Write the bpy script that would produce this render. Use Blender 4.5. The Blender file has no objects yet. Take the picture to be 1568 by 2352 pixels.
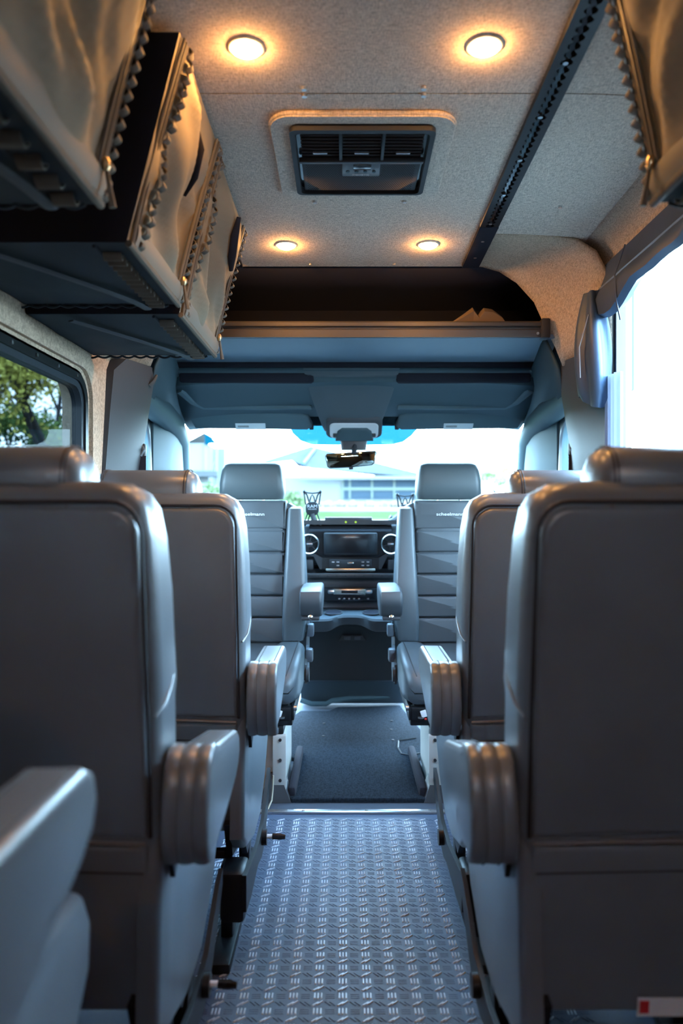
import bpy, bmesh, math, random
from mathutils import Vector, Matrix, Euler, noise
random.seed(7)
PI = math.pi
SC = bpy.context.scene
COL = SC.collection

# ------------------------------------------------------------------ camera
F, CX, CY, HC = 1750.0, 793.0, 1176.0, 1.07      # focal length in px, vanishing point, eye height
cam = bpy.data.cameras.new('camera'); camo = bpy.data.objects.new('camera', cam); COL.objects.link(camo)
cam.sensor_fit = 'AUTO'; cam.sensor_width = 36.0; cam.lens = 36.0 * F / 2352.0
cam.shift_x = -(CX - 784.0) / 2352.0
cam.clip_start = 0.02; cam.clip_end = 500
camo.location = (0, 0, HC); camo.rotation_euler = (PI / 2, 0, 0)
cam.dof.use_dof = True; cam.dof.focus_distance = 2.45; cam.dof.aperture_fstop = 2.4
SC.camera = camo

# ------------------------------------------------------------------ world, exposure
SC.view_settings.view_transform = 'Standard'; SC.view_settings.look = 'None'
SC.view_settings.gamma = 1.0; SC.view_settings.exposure = 2.5
SC.view_settings.use_curve_mapping = False
w = bpy.data.worlds.new('sky'); SC.world = w; w.use_nodes = True
nt = w.node_tree; nt.nodes.clear()
wo = nt.nodes.new('ShaderNodeOutputWorld'); bg = nt.nodes.new('ShaderNodeBackground')
tc = nt.nodes.new('ShaderNodeTexCoord'); sep = nt.nodes.new('ShaderNodeSeparateXYZ')
rp = nt.nodes.new('ShaderNodeValToRGB')
nt.links.new(tc.outputs['Generated'], sep.inputs[0]); nt.links.new(sep.outputs['Z'], rp.inputs[0])
e = rp.color_ramp.elements
e[0].position = 0.0; e[0].color = (0.58, 0.82, 1.0, 1)
e[1].position = 0.7; e[1].color = (0.36, 0.66, 1.0, 1)
nt.links.new(rp.outputs[0], bg.inputs[0]); bg.inputs[1].default_value = 9.5
nt.links.new(bg.outputs[0], wo.inputs[0])

# ------------------------------------------------------------------ materials
MATS = {}
def mat(name, col, rough=0.5, metal=0.0, spec=0.5, bump=None, var=None, sheen=0.0, coat=0.0, emit=None, weave=None, aniso=None):
    if name in MATS: return MATS[name]
    m = bpy.data.materials.new(name); m.use_nodes = True
    nt = m.node_tree; p = nt.nodes['Principled BSDF']; L = nt.links.new
    p.inputs['Base Color'].default_value = (*col, 1); p.inputs['Roughness'].default_value = rough
    p.inputs['Metallic'].default_value = metal; p.inputs['Specular IOR Level'].default_value = spec
    p.inputs['Sheen Weight'].default_value = sheen; p.inputs['Coat Weight'].default_value = coat
    p.inputs['Coat Roughness'].default_value = 0.28
    if emit:
        p.inputs['Emission Color'].default_value = (*emit[0], 1); p.inputs['Emission Strength'].default_value = emit[1]
    tcn = nt.nodes.new('ShaderNodeTexCoord')
    colsock = None
    if var:                                   # (scale, amount): soft irregular colour
        n = nt.nodes.new('ShaderNodeTexNoise'); n.inputs['Scale'].default_value = var[0]; n.inputs['Detail'].default_value = 5
        L(tcn.outputs['Object'], n.inputs['Vector'])
        r = nt.nodes.new('ShaderNodeValToRGB'); a = var[1]
        r.color_ramp.elements[0].color = (*[c * (1 - a) for c in col], 1); r.color_ramp.elements[1].color = (*[min(1, c * (1 + a)) for c in col], 1)
        r.color_ramp.elements[0].position = 0.35; r.color_ramp.elements[1].position = 0.65
        L(n.outputs['Fac'], r.inputs[0]); colsock = r.outputs[0]
    height = None
    if weave:                                 # (fine, coarse, amount): two crossed thread directions
        hs = []
        for k, sc in enumerate(((weave[0], weave[1], weave[1]), (weave[1], weave[0], weave[0]))):
            mp = nt.nodes.new('ShaderNodeMapping'); mp.inputs['Scale'].default_value = sc
            L(tcn.outputs['Object'], mp.inputs[0])
            n = nt.nodes.new('ShaderNodeTexNoise'); n.inputs['Scale'].default_value = 1; n.inputs['Detail'].default_value = 2
            L(mp.outputs[0], n.inputs['Vector']); hs.append(n.outputs['Fac'])
        mx = nt.nodes.new('ShaderNodeMath'); mx.operation = 'ADD'; L(hs[0], mx.inputs[0]); L(hs[1], mx.inputs[1])
        r = nt.nodes.new('ShaderNodeValToRGB'); a = weave[2]
        mh = nt.nodes.new('ShaderNodeMath'); mh.operation = 'MULTIPLY'; mh.inputs[1].default_value = 0.5; L(mx.outputs[0], mh.inputs[0])
        r.color_ramp.elements[0].position = 0.36; r.color_ramp.elements[1].position = 0.62
        r.color_ramp.elements[0].color = (*[c * (1 - a) for c in col], 1); r.color_ramp.elements[1].color = (*[min(1, c * (1 + a * .7)) for c in col], 1)
        L(mh.outputs[0], r.inputs[0]); colsock = r.outputs[0]; height = mh.outputs[0]
    if colsock: L(colsock, p.inputs['Base Color'])
    if bump:                                  # (scale, strength)
        if height is None:
            n = nt.nodes.new('ShaderNodeTexNoise'); n.inputs['Scale'].default_value = bump[0]; n.inputs['Detail'].default_value = 3
            L(tcn.outputs['Object'], n.inputs['Vector']); height = n.outputs['Fac']
        b = nt.nodes.new('ShaderNodeBump'); b.inputs['Strength'].default_value = bump[1]; b.inputs['Distance'].default_value = 0.002
        L(height, b.inputs['Height']); L(b.outputs[0], p.inputs['Normal'])
    MATS[name] = m; return m

def glass(name, col, refl=0.06):
    m = bpy.data.materials.new(name); m.use_nodes = True; nt = m.node_tree; nt.nodes.clear()
    o = nt.nodes.new('ShaderNodeOutputMaterial'); t = nt.nodes.new('ShaderNodeBsdfTransparent'); g = nt.nodes.new('ShaderNodeBsdfGlossy')
    mx = nt.nodes.new('ShaderNodeMixShader'); mx.inputs[0].default_value = refl
    t.inputs[0].default_value = (*col, 1); g.inputs['Roughness'].default_value = 0.02
    nt.links.new(t.outputs[0], mx.inputs[1]); nt.links.new(g.outputs[0], mx.inputs[2]); nt.links.new(mx.outputs[0], o.inputs[0])
    return m

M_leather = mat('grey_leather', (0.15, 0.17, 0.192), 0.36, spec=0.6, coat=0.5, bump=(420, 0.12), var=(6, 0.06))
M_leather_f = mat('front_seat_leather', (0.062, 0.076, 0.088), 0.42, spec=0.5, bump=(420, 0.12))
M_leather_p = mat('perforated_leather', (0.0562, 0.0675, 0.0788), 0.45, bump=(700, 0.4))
M_seam = mat('seam_thread', (0.02, 0.02, 0.024), 0.7)
M_stitch = mat('light_piping', (0.16, 0.15, 0.145), 0.5)
M_headliner = mat('woven_headliner', (0.60, 0.515, 0.43), 0.95, spec=0.15, weave=(620, 90, 0.42), bump=(1, 0.5))
M_headliner2 = mat('woven_wall_fabric', (0.50, 0.385, 0.285), 0.95, spec=0.15, weave=(480, 110, 0.36), bump=(1, 0.6))
M_black = mat('black_plastic', (0.02, 0.022, 0.026), 0.6, bump=(500, 0.1))
M_blackgloss = mat('black_gloss', (0.012, 0.012, 0.014), 0.16)
M_metalblk = mat('black_painted_steel', (0.008, 0.009, 0.011), 0.42, spec=0.3)
M_felt = mat('black_felt', (0.022, 0.022, 0.03), 0.95, spec=0.1, bump=(600, 0.3))
M_lip = mat('anodised_lip', (0.085, 0.08, 0.08), 0.42, metal=0.7)
M_cab = mat('cab_plastic_grey', (0.043, 0.078, 0.095), 0.62, spec=0.35, bump=(500, 0.12))
M_cabd = mat('cab_plastic_dark', (0.05, 0.06, 0.07), 0.6, spec=0.35, bump=(500, 0.12))
M_pillar = mat('pillar_cover', (0.045, 0.05, 0.057), 0.55, spec=0.4, bump=(400, 0.1))
mat('visor_grey', (0.07, 0.118, 0.138), .6, spec=.3)
M_dash = mat('dash_plastic', (0.04, 0.042, 0.047), 0.5, bump=(500, 0.12))
M_chrome = mat('chrome', (0.5, 0.5, 0.49), 0.22, metal=1.0)
M_steel = mat('steel', (0.6, 0.6, 0.6), 0.3, metal=1.0)
M_alu = mat('aluminium', (0.8, 0.8, 0.82), 0.28, metal=1.0)
M_white = mat('white_paint', (0.42, 0.41, 0.38), 0.4)
M_text = mat('white_print', (0.8, 0.82, 0.84), 0.6)
M_floor = mat('vinyl_floor', (0.046, 0.07, 0.122), 0.42, spec=0.5, bump=(900, 0.5), var=(9, 0.10))
M_tread = mat('vinyl_tread', (0.42, 0.48, 0.56), 0.32, spec=0.6)
M_tread2 = mat('vinyl_tread_dark', (0.06, 0.085, 0.135), 0.5)
M_cabfloor = mat('cab_floor_rubber', (0.06, 0.075, 0.10), 0.8, spec=.2, bump=(500, 0.2))
M_mat = mat('floor_mat_carpet', (0.016, 0.022, 0.03), 0.95, spec=0.03, weave=(260, 60, 0.5), bump=(1, 0.5))
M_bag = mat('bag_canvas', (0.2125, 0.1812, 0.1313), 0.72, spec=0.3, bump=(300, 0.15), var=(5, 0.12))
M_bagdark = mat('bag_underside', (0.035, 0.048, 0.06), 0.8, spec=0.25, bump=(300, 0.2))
M_web = mat('webbing', (0.12, 0.105, 0.085), 0.8, bump=(600, 0.3))
M_zip = mat('zip_tape', (0.045, 0.04, 0.036), 0.55)
M_curt = mat('curtain_fabric', (0.04, 0.068, 0.115), 0.5, spec=0.4, bump=(200, 0.1))
M_rubber = mat('window_rubber', (0.03, 0.036, 0.045), 0.35)
M_screen = mat('display_glass', (0.012, 0.012, 0.014), 0.12, coat=0.5)
M_lamp = mat('lamp_lens', (1, 0.8, 0.5), 0.4, emit=((1.0, 0.46, 0.13), 78))
M_ring = mat('lamp_ring', (0.75, 0.68, 0.58), 0.5)
M_frost = mat('frosted_lens', (0.55, 0.6, 0.62), 0.2)
M_yel = mat('hole_daylight', (0.75, 0.8, 0.05), 0.4)
M_red = mat('red_plastic', (0.6, 0.03, 0.03), 0.4)
M_jacket = mat('brown_cloth', (0.10, 0.07, 0.05), 0.85)
M_mirror = mat('mirror_glass', (0.34, 0.40, 0.36), 0.02, metal=1.0)
G_clear = glass('clear_glass', (0.95, 0.98, 0.985), 0.03)
G_tint = glass('privacy_glass', (0.20, 0.212, 0.218), 0.012)
G_wind = glass('windscreen_glass', (0.70, 0.79, 0.81), 0.03)
G_band = glass('blue_shade_band', (0.003, 0.022, 0.035), 0.04)
M_grass = mat('lawn', (0.0338, 0.0546, 0.0156), 0.9, spec=0.0, var=(0.8, 0.3))
M_road = mat('pale_pavement', (0.1015, 0.0963, 0.0927), 0.9, spec=0.0, var=(2, 0.1))
M_ground = mat('gravel_ground', (0.0928, 0.0880, 0.0800), 0.9, spec=0.0, var=(1, 0.15))
M_hwall = mat('house_wall', (0.1020, 0.0996, 0.0960), 0.9, spec=0.0)
M_hroof = mat('house_roof', (0.0428, 0.0428, 0.0428), 0.9, spec=0.0, var=(2, 0.06))
M_hglass = mat('house_window', (0.0213, 0.0302, 0.0392), 0.3, spec=0.0)
M_hframe = mat('house_frame', (0.0750, 0.0825, 0.0675), 0.7, spec=0.0)
M_teal = mat('teal_gable', (0.0012, 0.0228, 0.0336), 0.7, spec=0.0)
M_boul = mat('boulder', (0.0977, 0.0724, 0.0535), 0.9, spec=0.0, var=(3, 0.3))
M_bark = mat('bark', (0.045, 0.04, 0.04), 0.9, spec=0.0)
M_leafy = mat('yellow_green_leaf', (0.42, 0.36, 0.08), 0.8, spec=0.0)
M_leafg = mat('green_leaf', (0.15, 0.22, 0.07), 0.8, spec=0.0)
M_leafo = mat('autumn_leaf', (0.28, 0.16, 0.09), 0.8, spec=0.0)

# ------------------------------------------------------------------ mesh helpers
def at(px, py, Y):                                   # a point of the photograph at a known depth
    return Vector(((px - CX) / F * Y, Y, HC - (py - CY) / F * Y))

class MB:
    def __init__(s): s.v = []; s.f = []
    def add(s, vs, fs):
        o = len(s.v); s.v += [tuple(v) for v in vs]; s.f += [tuple(i + o for i in f) for f in fs]; return s
    def box(s, c, d, r=0.0, seg=2, rot=None):
        bm = bmesh.new(); bmesh.ops.create_cube(bm, size=1)
        for v in bm.verts: v.co = Vector((v.co.x * d[0], v.co.y * d[1], v.co.z * d[2]))
        if r: bmesh.ops.bevel(bm, geom=bm.edges[:], offset=min(r, min(d) * .49), segments=seg, profile=0.5, affect='EDGES')
        M = Matrix.Translation(Vector(c))
        if rot: M = M @ Euler(rot).to_matrix().to_4x4()
        bm.verts.index_update()
        s.add([M @ v.co for v in bm.verts], [[v.index for v in f.verts] for f in bm.faces]); bm.free(); return s
    def loft(s, rings, cap=True, closed=True):
        n = len(rings[0]); o = len(s.v)
        for r in rings: s.v += [tuple(p) for p in r]
        for i in range(len(rings) - 1):
            for j in range(n if closed else n - 1):
                k = (j + 1) % n
                s.f.append((o + i * n + j, o + i * n + k, o + (i + 1) * n + k, o + (i + 1) * n + j))
        if cap and closed:
            for i in (0, len(rings) - 1):
                s.f.append(tuple(o + i * n + j for j in range(n)))
        return s
    def tube(s, pts, r, n=6, cap=True, closed=False, flat=1.0):
        P = [Vector(p) for p in pts]; m = len(P); rings = []
        up = None
        for i in range(m):
            if closed: t = P[(i + 1) % m] - P[i - 1]
            else: t = P[min(i + 1, m - 1)] - P[max(i - 1, 0)]
            if t.length < 1e-9: t = Vector((0, 0, 1))
            t.normalize()
            if up is None:
                up = Vector((0, 0, 1)) if abs(t.z) < .9 else Vector((1, 0, 0))
            a = t.cross(up)
            if a.length < 1e-6: a = t.cross(Vector((0, 1, 0)))
            a.normalize(); b = a.cross(t).normalized(); up = b
            rr = r[i] if isinstance(r, (list, tuple)) else r
            rings.append([P[i] + a * math.cos(2 * PI * k / n) * rr + b * math.sin(2 * PI * k / n) * rr * flat for k in range(n)])
        if closed: rings.append(rings[0]); cap = False
        return s.loft(rings, cap)
    def prism(s, poly, axis, a0, a1):                # poly: 2-D outline in the two other axes
        def P(u, v, a): return {'x': (a, u, v), 'y': (u, a, v), 'z': (u, v, a)}[axis]
        return s.loft([[P(u, v, a0) for u, v in poly], [P(u, v, a1) for u, v in poly]])
    def pad(s, poly, axis, a0, a1, inset=0.006, both=False, seg=3):  # a cushion: outline rounded over towards a1
        n = len(poly); cu = sum(p[0] for p in poly) / n; cv = sum(p[1] for p in poly) / n
        nr = []
        for i in range(n):                           # inward normal of each corner
            a = Vector(poly[i - 1]); b = Vector(poly[(i + 1) % n]); t = (b - a)
            t = t.normalized() if t.length > 1e-9 else Vector((1, 0)); q = Vector((-t.y, t.x))
            nr.append(q)
        area = sum(poly[i][0] * poly[(i + 1) % n][1] - poly[(i + 1) % n][0] * poly[i][1] for i in range(n))
        sg = 1 if area > 0 else -1
        def ring(a, ins):
            out = []
            for (u, v), q in zip(poly, nr):
                u2, v2 = u + sg * q.x * ins, v + sg * q.y * ins
                out.append({'x': (a, u2, v2), 'y': (u2, a, v2), 'z': (u2, v2, a)}[axis])
            return out
        dirn = 1 if a1 > a0 else -1; h = min(inset, abs(a1 - a0))
        rs = []
        if both:
            for k in range(seg, 0, -1):
                th = k / seg * PI / 2; rs.append(ring(a0 + dirn * h * (1 - math.sin(th)) * 1 if False else a0 + dirn * h * (1 - math.cos(PI / 2 - th)), inset * (1 - math.cos(th))))
        else: rs.append(ring(a0, 0))
        for k in range(seg + 1):
            th = k / seg * PI / 2; rs.append(ring(a1 - dirn * h * (1 - math.sin(th)), inset * (1 - math.cos(th))))
        return s.loft(rs)
    def grid(s, fn, nu, nv):
        o = len(s.v)
        for i in range(nu + 1):
            for j in range(nv + 1): s.v.append(tuple(fn(i / nu, j / nv)))
        for i in range(nu):
            for j in range(nv):
                a = o + i * (nv + 1) + j; s.f.append((a, a + 1, a + nv + 2, a + nv + 1))
        return s
    def disc(s, c, r, axis='y', h=0.004, n=20):
        s.tube([Vector(c) - Vector({'x': (h, 0, 0), 'y': (0, h, 0), 'z': (0, 0, h)}[axis]) * .5, Vector(c) + Vector({'x': (h, 0, 0), 'y': (0, h, 0), 'z': (0, 0, h)}[axis]) * .5], r, n); return s
    def sphere(s, c, r, n=8, sc=(1, 1, 1)):
        rings = []
        for i in range(1, n):
            th = PI * i / n
            rings.append([(c[0] + r * sc[0] * math.sin(th) * math.cos(2 * PI * k / (2 * n)), c[1] + r * sc[1] * math.sin(th) * math.sin(2 * PI * k / (2 * n)), c[2] + r * sc[2] * math.cos(th)) for k in range(2 * n)])
        return s.loft(rings)
    def warp(s, fn): s.v = [tuple(fn(Vector(v))) for v in s.v]; return s
    def mesh(s, name, m, smooth=40):
        me = bpy.data.meshes.new(name); me.from_pydata(s.v, [], s.f)
        bm = bmesh.new(); bm.from_mesh(me); bmesh.ops.recalc_face_normals(bm, faces=bm.faces[:]); bm.to_mesh(me); bm.free()
        if smooth:
            me.polygons.foreach_set('use_smooth', [True] * len(me.polygons)); me.set_sharp_from_angle(angle=math.radians(smooth))
        if m: me.materials.append(m)
        return me
    def build(s, name, m, parent=None, smooth=40):
        return link(name, s.mesh(name, m, smooth), parent)

def link(name, me, parent=None):
    o = bpy.data.objects.new(name, me); COL.objects.link(o)
    if parent: o.parent = parent
    return o
def tag(o, label, cat=None, group=None, kind=None):
    o['label'] = label
    if cat: o['category'] = cat
    if group: o['group'] = group
    if kind: o['kind'] = kind
    return o
def thing(name, label, cat, loc=(0, 0, 0), rotz=0.0, group=None):
    o = bpy.data.objects.new(name, None); COL.objects.link(o); o.location = loc; o.rotation_euler = (0, 0, rotz); o.empty_display_size = .05
    return tag(o, label, cat, group)
def struct(name, mb, m, label, cat, parent=None, smooth=40):
    return tag(mb.build(name, m, parent, smooth), label, cat, None, 'structure')
def copy_tree(o, parent=None):
    c = o.copy(); COL.objects.link(c); c.parent = parent
    for ch in list(o.children): copy_tree(ch, c)
    return c
def rrect(x0, x1, y0, y1, r, n=4):
    out = []
    for cx, cy, a in ((x1 - r, y1 - r, 0), (x0 + r, y1 - r, 90), (x0 + r, y0 + r, 180), (x1 - r, y0 + r, 270)):
        for k in range(n + 1):
            t = math.radians(a + 90 * k / n); out.append((cx + r * math.cos(t), cy + r * math.sin(t)))
    return out
def text_mesh(txt, size, name, m, parent, loc, rot, ext=0.0006, sx=1.0, shear=0):
    cu = bpy.data.curves.new(name, 'FONT'); cu.body = txt; cu.size = size; cu.extrude = ext; cu.align_x = 'CENTER'; cu.align_y = 'CENTER'
    cu.resolution_u = 3; cu.shear = shear
    t = bpy.data.objects.new(name, cu); COL.objects.link(t)
    dg = bpy.context.evaluated_depsgraph_get(); me = bpy.data.meshes.new_from_object(t.evaluated_get(dg))
    bpy.data.objects.remove(t); me.materials.clear(); me.materials.append(m)
    o = link(name, me, parent); o.location = loc; o.rotation_euler = rot; o.scale = (sx, 1, 1); return o
def nz(x, y, z=0.0): return noise.noise(Vector((x, y, z)))

XC = 0.04                                            # the van's centre line
def zc(Y): return 2.031 - 0.02857 * Y                # the ceiling runs down a little to the front
def ring_prism(mb, outer, inner, axis, a0, a1):
    def P(u, v, a): return {'x': (a, u, v), 'y': (u, a, v), 'z': (u, v, a)}[axis]
    R = [[P(u, v, a0) for u, v in outer], [P(u, v, a1) for u, v in outer], [P(u, v, a1) for u, v in inner], [P(u, v, a0) for u, v in inner]]
    return mb.loft(R + [R[0]], cap=False)
def wall_with_hole(x0, x1, Y0, Y1, Z0, Z1, hole, r=0.07):
    """a side wall (thickness x0..x1) with one rounded window opening"""
    mb = MB(); a = rrect(*hole, r, 5); n = len(a)
    cy = (hole[0] + hole[1]) / 2; cz = (hole[2] + hole[3]) / 2
    out = []
    for y, z in a:                                   # project each corner point outwards to the wall's edge
        dy, dz = y - cy, z - cz; hw = (hole[1] - hole[0]) / 2; hh = (hole[3] - hole[2]) / 2
        if abs(dy) / hw > abs(dz) / hh: yy = Y1 if dy > 0 else Y0; zz = cz + dz * ((Z1 - cz) if dz > 0 else (cz - Z0)) / hh
        else: zz = Z1 if dz > 0 else Z0; yy = cy + dy * ((Y1 - cy) if dy > 0 else (cy - Y0)) / hw
        out.append((yy, zz))
    # add exact corners by snapping the nearest points
    for c in ((Y0, Z0), (Y0, Z1), (Y1, Z0), (Y1, Z1)):
        i = min(range(n), key=lambda k: (out[k][0] - c[0]) ** 2 + (out[k][1] - c[1]) ** 2); out[i] = c
    return ring_prism(mb, out, a, 'x', x0, x1)

# ================================================================== SETTING
# ---- floor of the rear cabin, with the embossed tread as real bars
fl = struct('floor', MB().box((XC, 0.7535, -0.02), (1.84, 3.907, 0.04)), M_floor, 'blue grey embossed vinyl floor of the rear cabin', 'floor')
tl = MB(); td = MB()
def bar(mb, x, y, dx, dy, wd, h=0.0022):
    L = math.hypot(dx, dy); ux, uy = dx / L, dy / L; px, py = -uy * wd / 2, ux * wd / 2; a = (x - dx / 2, y - dy / 2); b = (x + dx / 2, y + dy / 2)
    k = 0.45
    vs = [(a[0] + px, a[1] + py, 0), (a[0] - px, a[1] - py, 0), (b[0] - px, b[1] - py, 0), (b[0] + px, b[1] + py, 0),
          (a[0] + px * k + ux * wd * .4, a[1] + py * k + uy * wd * .4, h), (a[0] - px * k + ux * wd * .4, a[1] - py * k + uy * wd * .4, h),
          (b[0] - px * k - ux * wd * .4, b[1] - py * k - uy * wd * .4, h), (b[0] + px * k - ux * wd * .4, b[1] + py * k - uy * wd * .4, h)]
    mb.add(vs, [(4, 5, 6, 7), (0, 1, 5, 4), (1, 2, 6, 5), (2, 3, 7, 6), (3, 0, 4, 7)])
SPX = 0.0544; SPY = 0.052
for i in range(-7, 10):
    x0 = -0.006 + i * SPX
    for j in range(int(0.72 / SPY), int(2.70 / SPY)):
        y0 = j * SPY + 0.02
        if y0 > 2.665: continue
        for k in (-1, 0, 1): bar(tl, x0 + k * 0.0075, y0, 0, 0.021, 0.0042)
        for k in (-1, 1): bar(tl, x0 + k * 0.0045, y0 + 0.026 + k * 0.002, 0.015, 0.014, 0.0042)
        xd = x0 + SPX / 2
        for k in (-1, 0, 1): bar(td, xd, y0 + k * 0.0065, 0.021, 0.0, 0.0036, 0.0006)
        for k in (-1, 1): bar(td, xd + k * 0.005, y0 + 0.026, 0.013, -0.014, 0.0036, 0.0011)
t = tl.build('raised_tread', M_tread, fl, 0); t['kind'] = 'stuff'
t = td.build('raised_tread', M_floor, fl, 0); t['kind'] = 'stuff'
# threshold strip with screws
th = struct('trim_1', MB().box((XC - 0.05, 2.712, 0.004), (0.98, 0.028, 0.008), 0.003), M_alu, 'silver aluminium threshold strip across the aisle floor', 'threshold strip')
for x in (-0.15, 0.075, 0.3): MB().disc((x, 2.712, 0.009), 0.005, 'z', 0.003, 8).build('screw', M_steel, th)
# cab floor
struct('cab_floor', MB().box((XC, 3.552, -0.02), (1.86, 1.69, 0.03)), M_cabfloor, 'dark rubber floor of the driving cab beyond the threshold', 'floor')

# ---- ceiling with its fabric panels
ce = struct('ceiling', MB().box((XC, 0.78, 0.03), (1.80, 3.98, 0.03)).warp(lambda v: v + Vector((0, 0, zc(v.y)))), M_felt, 'roof lining carrier above the beige ceiling panels', 'ceiling')
def cpanel(xa, xb, ya, yb):
    mb = MB(); drop = lambda x: -0.16 * max(0, abs(x - XC) - 0.42) ** 2
    nx = 1 if abs(xb - xa) > .7 else 6
    th_ = 0.012
    for k in range(nx):
        a = xa + (xb - xa) * k / nx; b = xa + (xb - xa) * (k + 1) / nx
        mb.add([(a, ya, drop(a)), (b, ya, drop(b)), (b, yb, drop(b)), (a, yb, drop(a)), (a, ya, drop(a) + th_), (b, ya, drop(b) + th_), (b, yb, drop(b) + th_), (a, yb, drop(a) + th_)],
               [(0, 1, 2, 3), (7, 6, 5, 4), (0, 1, 5, 4), (2, 3, 7, 6)] + ([(3, 0, 4, 7)] if k == 0 else []) + ([(1, 2, 6, 5)] if k == nx - 1 else []))
    mb.warp(lambda v: v + Vector((0, 0, zc(v.y))))
    return mb.build('ceiling_panel', M_headliner, ce, 20)
YS = 1.663
for xa, xb in ((XC - .435, XC + .405), (XC + .408, XC + .735), (XC - .735, XC - .438)):
    cpanel(xa, xb, -1.2, YS - 0.002); cpanel(xa, xb, YS + 0.002, 2.74)
for px, py in ((698, 201), (699, 217), (973, 200), (973, 216), (722, 447), (723, 462), (929, 461), (932, 447), (712, 606), (905, 606), (1286, 470)):
    Y = F * 0.961 / (1226 - py); p = at(px, py, Y)
    MB().disc((p.x, p.y, zc(p.y) - 0.003 - (0.16 * max(0, abs(p.x - XC) - .42) ** 2)), 0.006, 'z', 0.006, 10).build('screw', M_steel, ce)

# ---- side walls with their windows
HL = (1.45, 2.315, 0.92, 1.47); HR = (1.70, 2.45, 0.92, 1.84)
wl = struct('wall_left', wall_with_hole(-0.86, -0.79, .93, 2.62, 0, 1.98, HL, 0.08), M_headliner2, 'beige fabric side wall around the tinted window', 'wall')
wr = struct('wall_right', wall_with_hole(0.855, 0.92, .93, 2.62, 0, 1.98, HR, 0.08), M_headliner2, 'beige fabric side wall around the bright curtained window', 'wall')
struct('wall_rear', MB().box((XC, -1.22, 1.0), (1.8, 0.04, 2.05)), M_pillar, 'dark rear doors of the van behind the camera', 'wall')
for sx_, nm_, sd in ((-1, 'wall_left.001', 'storage bag'), (1, 'wall_right.001', 'curtain')):
    a_, b_ = (-.86, -.79) if sx_ < 0 else (.855, .92)
    struct(nm_, MB().box(((a_ + b_) / 2, -.135, .99), (b_ - a_, 2.13, 1.98)), M_pillar, 'dark rear bay wall beside the camera, %s side' % sd, 'wall')  # unseen; made dark and windowless so the seat backs stay dim
# raised fabric reveal and second layer round the left window
mb = MB(); ring_prism(mb, rrect(HL[0] - .09, HL[1] + .085, HL[2] - .09, HL[3] + .075, .10, 5), rrect(HL[0] - .035, HL[1] + .035, HL[2] - .035, HL[3] + .03, .09, 5), 'x', -0.795, -0.778)
mb.build('window_surround', M_headliner2, wl)
def side_window(name, hole, xin, xout, sgn, gl, label, frame_in):
    root = thing(name, label, 'window'); root['kind'] = 'structure'
    mb = MB(); ring_prism(mb, rrect(hole[0] - .02, hole[1] + .02, hole[2] - .02, hole[3] + .02, .09, 6), rrect(hole[0] + .03, hole[1] - .03, hole[2] + .03, hole[3] - .03, .06, 6), 'x', xin, xin + sgn * 0.03)
    mb.build('frame', M_rubber, root)
    mb = MB(); ring_prism(mb, rrect(hole[0] - .01, hole[1] + .01, hole[2] - .01, hole[3] + .01, .085, 6), rrect(hole[0] + .012, hole[1] - .012, hole[2] + .012, hole[3] - .012, .07, 6), 'x', xin - sgn * 0.006, xin + sgn * .002)
    mb.build('clamp_ring', M_metalblk, root)
    MB().box(((xin + sgn * .02), (hole[0] + hole[1]) / 2, (hole[2] + hole[3]) / 2), (0.004, hole[1] - hole[0] - .02, hole[3] - hole[2] - .02)).build('pane', gl, root, 0)
    return root
w1 = side_window('window_1', HL, -0.79, -0.86, -1, G_tint, 'dark tinted side window showing trees, black screwed frame', .05)
for k in range(6):
    y = 1.50 + k * 0.145
    MB().disc((-0.783, y, HL[3] - 0.001), 0.005, 'x', 0.004, 8).build('screw', M_steel, w1)
w2 = side_window('window_2', HR, 0.86, 0.92, 1, G_clear, 'clear side window with blown-out daylight under the rolled curtain', .05)

# ---- coves between ceiling and walls
def cove(name, prof, y0, y1, label, m=M_headliner2):
    mb = MB(); n = 10; R = []
    for k in range(n + 1):
        y = y0 + (y1 - y0) * k / n; R.append([(x, y, z + zc(y) - 1.96) for x, z in prof])
    mb.loft(R); return struct(name, mb, m, label, 'trim')
arc = [(0.765 + 0.10 * math.sin(t), 1.845 + 0.105 * math.cos(t)) for t in [PI / 2 * k / 8 for k in range(9)]]
cove('trim_2', [(x, z) for x, z in arc] + [(0.89, 1.85), (0.89, 1.97), (0.77, 1.97)], -1.2, 2.60, 'beige fabric cove between ceiling and the bright window wall')
cove('trim_3', [(-x + 0.075, z) for x, z in arc] + [(-0.815, 1.85), (-0.815, 1.97), (-0.70, 1.97)], -1.2, 2.60, 'beige fabric cove above the storage bags, mostly hidden')

# ---- beige spandrels round the arch over the cab
def spandrel(s, name, label):
    inner = [(1060, 604), (1110, 606), (1150, 618), (1190, 645), (1230, 690), (1255, 745), (1280, 795), (1297, 838)]
    A = []
    for px, py in inner:
        p = at(px, py, 2.72); A.append(Vector((p.x - XC, 2.74, p.z)))
    Bp = [(.40, 1.965), (.52, 1.962), (.62, 1.956), (.70, 1.942), (.76, 1.905), (.795, 1.84), (.812, 1.73), (.818, 1.59)]
    Bv = [Vector((x, 2.44, z)) for x, z in Bp]
    def pt(i, t):
        a, b = A[i], Bv[i]; p = a.lerp(b, t); bow = math.sin(PI * t)
        return Vector((XC + s * (p.x + bow * .012), p.y + bow * 0.05, p.z))
    mb = MB(); m = 8
    front = [[pt(i, k / m) for k in range(m + 1)] for i in range(len(A))]
    mb.loft(front, closed=False)
    o = struct(name, mb, M_headliner2, label, 'trim', smooth=60)
    sol = o.modifiers.new('thickness', 'SOLIDIFY'); sol.thickness = 0.012; sol.offset = 0
spandrel(1, 'trim_4', 'beige fabric arch panel beside the overhead shelf, window side')
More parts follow.
